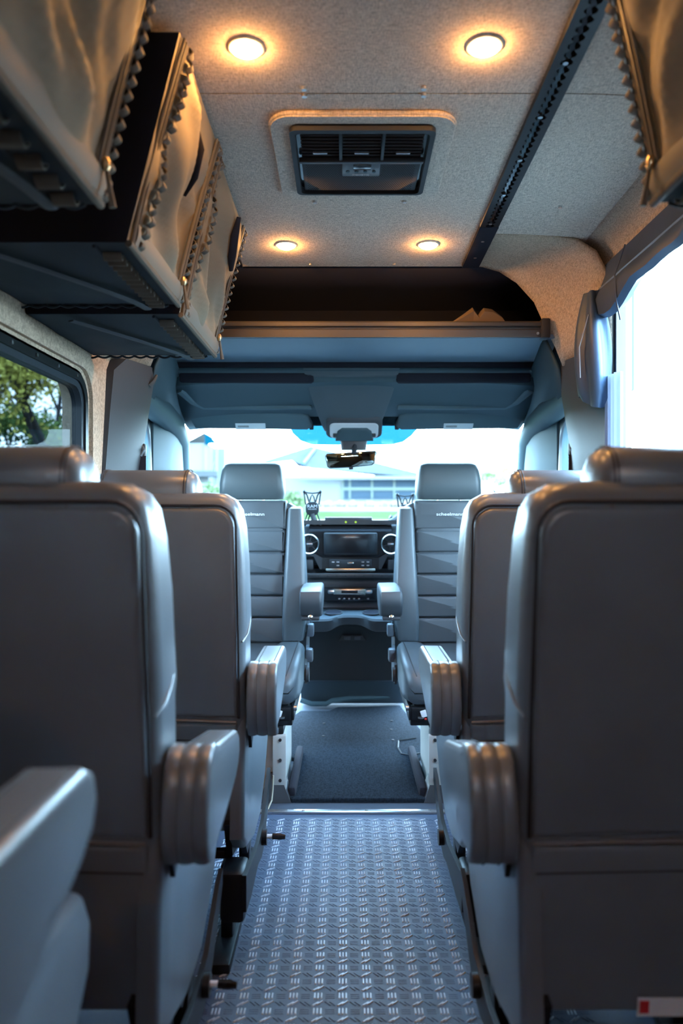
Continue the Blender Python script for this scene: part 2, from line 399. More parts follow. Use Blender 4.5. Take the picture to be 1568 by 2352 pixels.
spandrel(-1, 'trim_5', 'beige fabric arch panel behind the hanging storage bags')

# ---- B-pillar covers
def bpillar(s, name, label, secs):
    mb = MB(); R = []
    for z, fx, fy, cx, cy, rx, ry in secs:          # front-inner, bulge, rear-outer
        pts = [(fx + .04, fy + .02), (fx, fy), ((fx + cx) / 2 - .006, (fy + cy) / 2), (cx, cy), ((cx + rx) / 2 - .002, (cy + ry) / 2), (rx, ry), (rx + .05, ry), (rx + .05, fy)]
        R.append([(s * x, y, z) for x, y in pts])
    mb.loft(R); return struct(name, mb, M_pillar, label, 'pillar cover')
bpillar(1, 'trim_6', 'dark grey pillar cover beside the bright window curtain', [(1.61, .782, 2.77, .80, 2.63, .835, 2.45), (1.50, .79, 2.79, .80, 2.63, .83, 2.44), (1.30, .825, 2.80, .815, 2.64, .835, 2.43), (1.05, .85, 2.82, .825, 2.66, .84, 2.43), (0.5, .86, 2.84, .83, 2.68, .845, 2.43), (0.0, .86, 2.84, .83, 2.68, .845, 2.43)])
pl = bpillar(-1, 'trim_7', 'dark grey pillar cover beside the tinted window', [(1.585, .690, 2.72, .715, 2.62, .735, 2.56), (1.54, .685, 2.73, .72, 2.60, .765, 2.52), (1.40, .71, 2.74, .735, 2.60, .772, 2.50), (1.2, .745, 2.76, .75, 2.60, .778, 2.47), (1.05, .755, 2.77, .76, 2.60, .782, 2.46), (0.5, .77, 2.78, .77, 2.6, .785, 2.46), (0.0, .77, 2.78, .77, 2.6, .785, 2.46)])
MB().tube([at(343, 885, 2.70), at(352, 876, 2.70), at(360, 862, 2.71)], [.012, .009, .005], 8).build('coat_hook', M_pillar, pl)

# ================================================================== DRIVING CAB
# side panels, roof rails, A-pillars
for s, nm, lb in ((1, 'trim_8', 'grey cab side panel above the cab door on the curtain side'), (-1, 'trim_9', 'grey cab side panel above the cab door on the storage bag side')):
    X = lambda v: XC + s * v
    mb = MB()
    P = [[(X(.68), 2.74, 1.70), (X(.745), 3.20, 1.665), (X(.76), 3.36, 1.58)], [(X(.735), 2.76, 1.60), (X(.765), 3.20, 1.56), (X(.77), 3.38, 1.52)], [(X(.765), 2.79, 1.50), (X(.785), 3.22, 1.47), (X(.775), 3.45, 1.46)]]
    mb.loft(P, closed=False); o = struct(nm, mb, M_cab, lb, 'trim'); o.modifiers.new('thickness', 'SOLIDIFY').thickness = .01
for s, nm, lb in ((1, 'trim_10', 'rounded grey roof rail and windscreen pillar, curtain side'), (-1, 'trim_11', 'rounded grey roof rail and windscreen pillar, storage bag side')):
    X = lambda v: XC + s * v
    path = [(.80, 2.76, 1.515, .045), (.805, 2.95, 1.50, .05), (.805, 3.15, 1.485, .055), (.805, 3.35, 1.455, .055), (.815, 3.52, 1.40, .055), (.86, 3.75, 1.28, .055), (.915, 4.0, 1.13, .055), (.96, 4.25, .98, .06)]
    mb = MB(); mb.tube([(X(a), b, c) for a, b, c, r in path], [r for *_, r in path], 12)
    o = struct(nm, mb, M_cab, lb, 'pillar')
    # the upright pillar panel between windscreen and door
    mb = MB(); R = []
    for z in (1.44, 1.30, 1.10, .90):
        k = (1.44 - z) / .54
        R.append([(X(.79 + .07 * k), 3.50 + .42 * k, z), (X(.775 + .06 * k), 3.42 + .36 * k, z), (X(.795 + .02 * k), 3.26 + .12 * k, z), (X(.83 + .02 * k), 3.14 + .06 * k, z), (X(.90), 3.14 + .06 * k, z), (X(.92), 3.5 + .4 * k, z)])
    mb.loft(R).build('pillar_panel', M_cab, o)
cr = MB(); cr.box((XC, 3.14, 2.0), (1.9, .84, .03)); cr.box((XC, 3.545, 1.76), (1.9, .03, .50))  # unseen boxes added to stop light leaking in round the headliner
for s in (-1, 1): cr.box((XC + s * .915, 3.06, 1.74), (.03, 1.0, .52)); cr.box((XC + s * .86, 2.66, 1.80), (.10, .10, .40))
struct('cab_roof', cr, M_cabd, 'outer roof shell over the cab, added unseen to stop light leaks round the headliner', 'roof')
# cab doors with window frames
for s, nm, wn, lb in ((1, 'door_1', 'window_3', 'curtain side'), (-1, 'door_2', 'window_4', 'storage bag side')):
    X = lambda v: XC + s * v
    d = thing(nm, 'grey inner cab door with window frame, %s' % lb, 'door', (0, 0, 0)); d['kind'] = 'structure'
    MB().box((X(.90), 3.35, .48), (.06, 1.1, .94), .02).build('door_panel', M_cabd, d)
    mb = MB(); ring_prism(mb, rrect(2.78, 3.22, .90, 1.52, .10, 6), rrect(2.80, 3.15, .93, 1.455, .11, 6), 'x', X(.845), X(.875)); mb.build('window_frame', M_cab, d)
    mb = MB(); ring_prism(mb, rrect(2.795, 3.165, .92, 1.47, .11, 6), rrect(2.81, 3.135, .95, 1.44, .11, 6), 'x', X(.84), X(.85)); mb.build('seal', M_rubber, d)
    g = thing(wn, 'narrow bright cab door window past the pillar, %s' % lb, 'window'); g['kind'] = 'structure'
    MB().box((X(.86), 2.97, 1.19), (.004, .36, .54)).build('pane', G_clear, g, 0)
# windscreen
ws = thing('window_5', 'wide bright windscreen above the dashboard', 'window'); ws['kind'] = 'structure'
wsz = lambda y: 1.475 - (y - 3.50) * 0.64
def wpt(u, v, off=0): y = 3.50 + v * .8; hw = .80 + .16 * v; return Vector((XC + (u * 2 - 1) * hw, y + .05 * (1 - (2 * u - 1) ** 2), wsz(y) + off))
MB().grid(lambda u, v: wpt(u, v), 10, 6).build('pane', G_wind, ws, 60)
# dark tinted centre patch behind the mirror
mb = MB()
poly = [(640, 955), (665, 980), (672, 995), (690, 1012), (715, 1021), (760, 1022), (850, 1022), (900, 1021), (925, 1015), (945, 1000), (962, 980), (985, 955)]
vs = []
for px, py in poly:
    Y = (1.450 + 2.24 - HC) / ((CY - py) / F + 0.64)
    vs.append(at(px, py, Y))
mb.add(vs, [tuple(range(len(vs)))]); mb.build('tinted_patch', G_band, ws, 0)

# headliner pan of the cab
hd = thing('cab_headliner', 'grey moulded cab headliner above the sun visors', 'headliner')
prof = [(3.16, 1.645), (3.17, 1.615), (3.22, 1.60), (3.30, 1.555), (3.36, 1.53), (3.43, 1.505), (3.50, 1.49), (3.56, 1.48)]
mb = MB(); R = []
for y, z in prof: R.append([(XC + x, y, z - .018 * (abs(x) / .76) ** 4 ) for x in [-.77 + 1.54 * k / 14 for k in range(15)]])
mb.loft(R, closed=False); o = mb.build('pan', M_cab, hd); o.modifiers.new('thickness', 'SOLIDIFY').thickness = .008
for s in (1, -1):   # dark boxes painted as shaded pockets beside the console, with their padded rims
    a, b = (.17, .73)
    mb = MB(); mb.box((XC + s * (a + b) / 2, 3.17, 1.628), (b - a, .04, .045), .012); mb.build('pocket_shade', M_felt, hd)
    mb = MB(); mb.tube([(XC + s * .19, 3.335, 1.532), (XC + s * .4, 3.345, 1.533), (XC + s * .66, 3.34, 1.535), (XC + s * .70, 3.29, 1.55), (XC + s * .74, 3.21, 1.59)], [.014, .016, .016, .018, .022], 8); mb.build('padded_rim', mat('visor_grey', (0, 0, 0)), hd)
MB().tube([(XC - .74, 3.165, 1.655), (XC + .74, 3.165, 1.655)], .016, 10).build('front_roll', M_cab, hd)
MB().box((XC, 3.17, 1.68), (1.5, .03, .025), .004).build('gap_shade_strip', M_felt, hd)  # dark strip painted as the shade of an open gap

# overhead console with reading lamp
oc = thing('overhead_console', 'grey overhead console with reading lamp above the mirror', 'console')
def ocs(y, z, hw, d): return [(XC - .015 + x, y, zz) for x, zz in ((-hw, z + .03), (-hw * .97, z + .006), (-hw * .9, z), (-hw * .5, z - d), (0, z - d * 1.2), (hw * .5, z - d), (hw * .9, z), (hw * .97, z + .006), (hw, z + .03))]
mb = MB(); mb.loft([ocs(3.15, 1.635, .20, .0), ocs(3.18, 1.615, .195, .004), ocs(3.25, 1.56, .178, .006), ocs(3.33, 1.50, .155, .008), ocs(3.39, 1.452, .135, .008), ocs(3.42, 1.432, .125, .006), ocs(3.46, 1.43, .12, .0)]).build('housing', mat('console_grey', (0.075, 0.10, 0.115), .6, spec=.3, bump=(500, .12)), oc)
rr = lambda w_, y0, y1, r: [(XC - .002 + u, v) for u, v in rrect(-w_, w_, y0, y1, r, 5)]
def tilt(mb): return mb.warp(lambda v: Vector((v.x, 3.36 + (v.y) * .62, 1.468 - v.y * .62 + v.z)))
tilt(MB().pad(rr(.125, -.03, .09, .03), 'z', .01, -.014, .008)).build('lamp_bezel', M_cabd, oc)
lp = tilt(MB().pad(rr(.108, -.012, .082, .022), 'z', -.01, -.02, .006)).build('lamp_lens', M_frost, oc)
tilt(MB().pad([(XC + x, y) for x, y in ((-.085, .085), (-.075, .03), (-.055, .01), (.055, .01), (.075, .03), (.085, .085))], 'z', -.015, -.03, .006)).build('switch_block', M_cab, oc)
for s in (-1, 1): tilt(MB().box((XC + s * .085, .055, -.022), (.02, .02, .006), .002)).build('lamp_button', M_dash, oc)
# mirror
mi = thing('rear_view_mirror', 'frameless rear view mirror hanging from the windscreen centre', 'mirror')
p = at(812, 1018, 3.44)
mb = MB(); mb.loft([[(p.x + x, 3.44 + y, 1.45 - k * .1) for x, y in rrect(-.068 + k * .012, .068 - k * .012, -.02, .03, .015, 3)] for k in (0, .35, .7, 1.0)]).build('sensor_housing', M_dash, mi)
mb = MB(); mb.tube([(p.x + .005, 3.43, 1.37), (p.x, 3.40, 1.325)], .012, 8).build('ball_stem', M_black, mi)
m0 = at(806, 1055, 3.40)
def mir(mb): return mb.warp(lambda v: Vector((m0.x + v.x, 3.40 + v.y + v.x * .03, m0.z + v.z + v.x * .07)))
mol = [(-.108, .032), (-.116, .022), (-.106, -.026), (-.094, -.034), (0, -.036), (.094, -.032), (.106, -.022), (.116, .024), (.108, .032)]
mir(MB().pad(mol, 'y', .0, .022, .01)).build('shell', M_black, mi)
mir(MB().pad([(x * .97, z * .95) for x, z in mol], 'y', .0, -.003, .002)).build('mirror_glass', M_mirror, mi)
mir(MB().box((0, .008, -.040), (.02, .01, .01), .003)).build('dimmer_tab', M_black, mi)
# sun visors
for s, xs, lab in ((-1, (428, 724), 'grey sun visor with white sticker, on the storage bag side'), (1, (903, 1210), 'grey sun visor with white sticker, on the bright curtain side')):
    v = thing('sun_visor', lab, 'sun visor', group='sun visors under the cab headliner')
    a = at(xs[0], 960, 3.40).x; b = at(xs[1], 960, 3.40).x
    if s < 0: out = [(a, .10), (a + .03, .0), (b - .04, -.008), (b - .015, .01), (b - .03, .07), (b - .06, .085), (a + .05, .10)]
    else: out = [(a + .015, .01), (a + .04, -.008), (b - .03, .0), (b, .10), (b - .05, .10), (a + .06, .085), (a + .03, .07)]
    mb = MB().pad(out, 'z', .012, -.014, .009)
    tf = lambda q: Vector((q.x, 3.46 - q.y * .72 + q.z * .4, 1.458 + q.y * .70 + q.z * .9))
    mb.warp(tf).build('visor_panel', mat('visor_grey', (0.07, 0.118, 0.138), .6, spec=.3), v)
    c = (540, 609) if s < 0 else (1019, 1087)
    xa = at(c[0], 976, 3.43).x; xb = at(c[1], 976, 3.43).x
    st = MB().box(((xa + xb) / 2, .018, -.0155), (xb - xa, .034, .002)).warp(tf).build('warning_sticker', mat('sticker', (.62, .72, .74), .6), v)
    for k in range(2): MB().box((xa + .035, .022 - k * .006, -.017), (.05, .002, .001)).warp(tf).build('printed_line', M_dash, st)
    MB().box(((b - .02 if s < 0 else a + .02) - s * -.05 * 0, .0, 0), (.02, .02, .02), .004).warp(tf).build('clip', M_black, v)

# ---- overhead shelf with metal lip
sh = thing('overhead_shelf', 'dark overhead shelf with bronze lit metal lip above the cab', 'shelf')
MB().box((XC, 2.955, 1.699), (1.44, .46, .016), .003).warp(lambda v: Vector((XC + (v.x - XC) * (1 + (v.y - 2.72) * .25), v.y, v.z))).build('shelf_board', mat('shelf_board', (0.1600, 0.2320, 0.2880), .55, spec=.4), sh)
lz = at(0, 757, 2.72).z
mb = MB(); mb.loft([[(x, 2.72 + y, lz + z) for y, z in ((.03, .03), (.0, .03), (-.006, .024), (-.006, .012), (.002, .008), (.002, .002), (-.004, -.002), (-.004, -.028), (.03, -.028))] for x in (XC - .66, XC + .66)]).build('metal_lip', M_lip, sh, 25)
for s in (-1, 1):
    b_ = MB().box((XC + s * .672, 2.725, lz + .002), (.03, .05, .07), .005).build('end_bracket', M_black, sh)
    MB().disc((XC + s * .645, 2.713, lz - .015), .005, 'y', .004, 8).build('screw', M_steel, b_)
mb = MB(); R = []
for y, z in ((3.16, 1.70), (3.17, 1.80), (3.12, 1.90), (2.98, 1.955), (2.76, 1.962)): R.append([(XC + x, y, z) for x in (-.78, -.4, 0, .4, .78)])
o = mb.loft(R, closed=False).build('shelf_back', M_felt, sh); o.modifiers.new('thickness', 'SOLIDIFY').thickness = .01
for s in (-1, 1): MB().box((XC + s * .775, 2.96, 1.83), (.012, .42, .27)).build('shelf_side', M_felt, sh)
# folded cloth on the shelf
jk = MB(); y0 = 2.80
base = [at(1020, 742, y0), at(1060, 715, y0), at(1085, 696, y0), at(1098, 716, y0), at(1110, 698, y0), at(1130, 700, y0), at(1150, 716, y0), at(1165, 742, y0)]
R = []
for k, (dy, sc) in enumerate(((-.02, .3), (-.03, .8), (0, 1.0), (.06, 1.05), (.13, .9), (.18, .4))):
    R.append([Vector((q.x + .01 * nz(i, k), y0 + dy + .012 * nz(i * 1.7, k * 2.1, 3), 1.715 + max(0, q.z - 1.73) * sc)) for i, q in enumerate(base)])
tag(jk.loft(R).build('folded_jacket', M_jacket, None, 25), 'crumpled brown cloth lying on the overhead shelf', 'cloth')

# ---- dashboard
da = thing('dashboard', 'black dashboard with wide display, round vents and cup holder tray', 'dashboard', (XC - .015, 3.75, 0))
# local coordinates: x from the stack's centre, y from the face, z up
def prx(mb, prof, x0, x1): return mb.loft([[(x, y, z) for y, z in prof] for x in (x0, x1)])
prx(MB(), [(.10, 1.0), (.12, 1.025), (.2, 1.03), (.5, 1.0), (.5, .5), (.12, .5), (.10, .7), (.06, .80), (.05, .93)], -.86, .90).build('body', M_dash, da)
prx(MB(), [(.03, .985), (.035, 1.0), (.12, 1.01), (.12, .78), (.03, .79), (.0, .82), (-.005, .84), (-.005, .975)], -.205, .205).build('display_surround', M_blackgloss, da)
MB().box((0, -.012, .914), (.262, .016, .108), .006).build('display_frame', M_black, da)
MB().box((0, -.021, .915), (.246, .003, .094), .001).build('display_screen', M_screen, da)
for x in (-.202, .197):                               # round air vents
    v = MB(); ring = lambda r, y: [(x + r * math.cos(t), y, .913 + r * math.sin(t)) for t in [2 * PI * k / 28 for k in range(28)]]
    v.loft([ring(.050, .04), ring(.050, -.03), ring(.047, -.034), ring(.043, -.03), ring(.041, .03)], cap=False)
    vo = v.build('air_vent', M_chrome, da)
    MB().loft([ring(.0415, .005), ring(.0415, -.002)]).build('vent_well', M_black, vo)
    MB().loft([ring(.016, -.002), ring(.014, -.012)]).build('vent_hub', M_dash, vo)
    for k in range(6):
        a = k * PI / 3 + .3
        MB().box((x + .028 * math.cos(a), -.006, .913 + .028 * math.sin(a)), (.026, .006, .004), rot=(0, -a, 0)).build('vane', M_dash, vo)
    MB().box((x, -.014, .913), (.03, .006, .009), .003).build('vent_tab', M_steel, vo)
# lower stack: wedge panels, button strip, chrome strip, rail
prx(MB(), [(-.01, .845), (.0, .79), (.05, .79), (.05, .845)], -.145, .145).build('button_surround', M_lip, da)
bs = MB().box((0, -.014, .817), (.21, .012, .042), .004, rot=(.15, 0, 0)).build('button_strip', M_dash, da)
for x, z in ((-.085, .825), (-.062, .825), (-.062, .808), (.06, .825), (.085, .825), (.06, .808), (.085, .808)): MB().box((x, -.023, z), (.013, .004, .005), .001).build('button', M_steel, bs)
MB().box((0, -.024, .82), (.034, .01, .012), .005).build('start_button', M_chrome, bs)
MB().box((0, -.012, .787), (.245, .02, .016), .006).build('chrome_strip', mat('warm_chrome', (.8, .7, .58), .22, metal=1), da)
for s in (-1, 1):
    MB().prism([(s * .14, .845), (s * .175, .865), (s * .25, .865), (s * .25, .855), (s * .18, .852), (s * .15, .79), (s * .14, .79)], 'y', -.02, .04).build('wedge_trim', M_dash, da)
    MB().box((s * .21, .0, .812), (.055, .06, .05), .006).build('storage_box', M_dash, da)
rl = MB().box((0, -.035, .760), (.47, .03, .022), .004).build('accessory_rail', M_lip, da)
for k in range(10): MB().disc((-.2 + k * .044, -.051, .760), .0035, 'y', .003, 8).build('rail_hole', M_black, rl)
prx(MB(), [(.0, .745), (-.012, .72), (-.005, .69), (.06, .69), (.06, .745)], -.24, .24).build('upper_band', M_dash, da)
prx(MB(), [(.02, .70), (.0, .60), (.02, .575), (.08, .575), (.08, .70)], -.25, .25).build('lower_panel', mat('dash_grey', (.075, .075, .082), .55), da)
cp = MB().box((.002, -.02, .668), (.275, .05, .068), .008).build('climate_panel', M_blackgloss, da)
MB().box((-.005, -.046, .682), (.16, .01, .028), .006).build('chrome_centre', mat('warm_chrome', (0, 0, 0)), cp)
MB().box((-.005, -.052, .683), (.08, .006, .014), .005).build('rocker', M_blackgloss, cp)
for x in (-.095, .09): MB().box((x, -.048, .682), (.032, .012, .018), .006).build('toggle', M_steel, cp)
for k in range(6): MB().box((-.055 + k * .024 + (.02 if k == 5 else 0), -.046, .648), (.009, .004, .006), .001).build('button', M_steel, cp)
# cup holder tray with a waved front lip
tr = MB(); n = 40; R = []
def lipy(x): return -.20 + .045 * math.exp(-((x) / .075) ** 4)
def lipz(x): return .012 * math.exp(-((x) / .085) ** 4)
for k in range(n + 1):
    x = -.26 + .52 * k / n; y = lipy(x); z = lipz(x)
    R.append([(x, .05, .60), (x, y + .03, .572 + z), (x, y + .006, .57 + z), (x, y, .56 + z), (x, y + .012, .512 + z * 2.2), (x, y + .05, .505 + z * 2.2), (x, .05, .52)])
tr.loft(R); tro = tr.build('cup_tray', mat('tray_plastic', (.055, .068, .08), .5), da)
tz = lambda y: .60 + (y - .05) * (.028 / .22)
for x in (-.175, -.082, .098, .175):  # flat dark discs painted as the shade inside the cup wells
    MB().tube([(x, -.10, .590), (x, -.10, .588)], .040, 20).warp(lambda v: Vector((v.x, v.y, v.z - .0 + (v.y + .10) * .12))).build('cup_well_shade', M_felt, tro)
    mb = MB(); mb.tube([(x + .041 * math.cos(a), -.10 + .041 * math.sin(a), .589 + .041 * math.sin(a) * .12) for a in [2 * PI * k / 20 for k in range(20)]], .003, 6, closed=True); mb.build('cup_rim', M_dash, tro)
# lower console and foot panel
prx(MB(), [(.08, .55), (.10, .22), (.16, .20), (.5, .2), (.5, .55)], -.26, .29).build('lower_console', M_black, da)
so = MB().prism([(-.055, .425), (-.04, .452), (.06, .452), (.075, .425)], 'y', .07, .10).build('socket_panel', M_dash, da)
for x in (-.015, .035): MB().box((x, .068, .44), (.032, .01, .02), .004).build('socket', mat('socket_grey', (.09, .09, .10), .5), so)
prx(MB(), [(.32, .24), (.47, .01), (.55, .01), (.55, .24)], -.27, .30).build('kick_panel', mat('kick_panel', (.035, .05, .06), .6), da)
mb = MB(); mb.tube([(-.27, .42, .04), (-.21, .41, .022), (-.13, .41, .022), (-.10, .43, .035), (.0, .44, .045), (.15, .45, .05), (.29, .46, .065)], .014, 8).build('scuff_edge', M_cab, da)
# top mounting plate with yellow discs coloured as daylight seen through two holes
tp = MB().box((-.01, .06, 1.034), (.235, .05, .02), .003).build('mounting_plate', M_lip, da)
prx(MB(), [(.03, 1.008), (.03, 1.03), (.10, 1.03), (.10, 1.008)], -.24, .24).build('top_rail', M_lip, da)
for x in (-.023, .026): MB().disc((x, .029, 1.020), .0055, 'y', .004, 10).build('hole_daylight', M_yel, tp)

# phone mounts
def phone_mount(lab, base, head, lean, full):
    r = thing('phone_mount', lab, 'phone mount', base, group='phone mounts on the dashboard')
    b = Vector(base); h = Vector(head) - b
    MB().sphere((0, 0, .012), .014, 6).build('ball', M_black, r)
    if lean:
        k = h.normalized(); arm = MB().tube([Vector((0, 0, .015)), h * .85], [.016, .014], 8).build('arm', M_dash, r)
        MB().tube([h * .42 + Vector((-.03, -.01, .014)), h * .42 + Vector((.02, .01, -.02))], .011, 6).build('clamp_knob', M_black, arm)
    else: MB().tube([Vector((0, 0, .015)), h + Vector((0, 0, -.03))], .014, 8).build('arm', M_dash, r)
    H = MB(); H.pad([(h.x + x, h.z + z) for x, z in rrect(-.034, .034, -.04, .03, .028, 5)], 'y', h.y + .006, h.y - .008, .004)
    ho = H.build('grip_plate', M_black, r)
    for s in (-1, 1):
        for pts in (((s * .014, .02), (s * .026, .062), (s * .038, .078)), ((s * .033, .015), (s * .038, .05), (s * .042, .078)), ((s * .024, -.03), (s * .036, -.062), (s * .043, -.084)), ((s * .012, -.035), (s * .022, -.066), (s * .036, -.088))):
            MB().tube([h + Vector((x, 0, z)) for x, z in pts], .0042, 6).build('finger', M_black, ho)
        for z in (.08, -.086): MB().sphere(h + Vector((s * .04, -.004, z)), .0085, 5).build('fingertip', M_black, ho)
    MB().tube([h + Vector((x, 0, .078 - .006 * (1 - (x / .04) ** 2))) for x in (-.04, -.02, 0, .02, .04)], .0042, 6).build('top_bar', M_black, ho)
    MB().tube([h + Vector((x, 0, .025 + .04 * (1 - (x / .014) ** 2))) for x in (-.014, -.008, 0, .008, .014)], .0036, 6).build('inner_loop', M_black, ho)
    text_mesh('RAM', .022, 'lettering', M_text, ho, h + Vector((0, -.0095, .006)), (PI / 2, 0, 0), .0003, 1.15)
    text_mesh('MOUNTS', .009, 'lettering', M_text, ho, h + Vector((0, -.0095, -.008)), (PI / 2, 0, 0), .0003, 1.15)
phone_mount('black phone mount standing upright on the dashboard beside the storage bag side seat', at(722, 1208, 3.80), at(717, 1166, 3.80), False, True)
phone_mount('black phone mount on a leaning arm, half hidden by a seat', at(893, 1208, 3.80), at(930, 1172, 3.86), True, True)

# ---- cab floor mat, seat pedestals and their covers
fm = MB()
ol = [(-.20, 2.815), (.315, 2.815), (.325, 2.84), (.315, 3.28), (.345, 3.34), (.39, 3.55), (.30, 4.17), (.12, 4.15), (-.04, 4.14), (-.09, 4.06), (-.24, 4.06), (-.29, 3.9), (-.30, 3.50), (-.255, 3.30), (-.215, 3.28), (-.215, 2.84)]
tag(fm.pad(ol, 'z', -.006, .012, .006).build('floor_mat', M_mat), 'dark woven carpet mat on the cab floor between the seats', 'floor mat')
fmo = bpy.data.objects['floor_mat']
for px, py in ((744, 1662), (742, 1691), (899, 1656), (898, 1676), (902, 1700)):
    p = at(px, py, 1.058 * F / (py - CY)); MB().disc((p.x, p.y, .0125), .007, 'z', .004, 10).build('mat_stud', M_black, fmo)
mb = MB(); mb.tube([(.325, 3.34, .013), (.28, 3.31, .013), (.245, 3.33, .013), (.235, 3.42, .013), (.245, 3.52, .013), (.33, 3.56, .013)], .004, 5); mb.build('mat_flap_edge', M_black, fmo)
for s, nm, lab in ((-1, 'seat_pedestal', 'white metal swivel seat pedestal behind the storage bag side recliners'), (1, 'seat_pedestal', 'white metal swivel seat pedestal, mostly hidden on the curtain side')):
    cx = -.43 if s < 0 else .52
    pd = thing(nm, lab, 'seat pedestal', (cx, 2.84, 0), group='swivel seat pedestals')
    MB().box((0, .22, .12), (.40, .40, .24), .012).build('box', M_white, pd)
    ix = .185 * -s
    MB().box((ix, .0, .125), (.05, .03, .23), .004).build('corner_flange', M_white, pd)
    for z in (.225, .15, .075): MB().disc((ix - .003 * s, -.017, z), .006, 'y', .006, 10).build('bolt_hole', M_black, pd)
    mb = MB(); mb.tube([(ix + s * .06, .018, .20), (ix + s * .075, .016, .19), (ix + s * .08, .016, .10), (ix + s * .065, .018, .08)], .01, 8).build('pressed_rib', M_white, pd)
    MB().box((0, .21, .255), (.40, .42, .03), .006).build('top_plate', M_metalblk, pd)
    mb = MB(); mb.loft([[(ix - s * .085 + x, -.03 + y, z) for x, y in q] for z, q in ((-.004, [(-.06, -.0), (.06, 0), (.06, .12), (-.06, .12)]), (.05, [(-.04, .012), (.035, .012), (.035, .12), (-.04, .12)]), (.095, [(-.02, .03), (.02, .03), (.02, .12), (-.02, .12)]))]); mb.warp(lambda v: Vector((v.x + s * .10, v.y, v.z))).build('plastic_foot_cover', M_pillar, pd)
    MB().box((ix - s * .045, .26, .022), (.03, .52, .044), .012).build('side_cover', M_felt, pd)
    if s < 0: MB().tube([(.165, -.035, .10), (.163, -.034, .05), (.160, -.045, .012), (.150, -.10, -.002)], .003, 5).build('wire', mat('cream_wire', (.5, .48, .36), .6), pd)

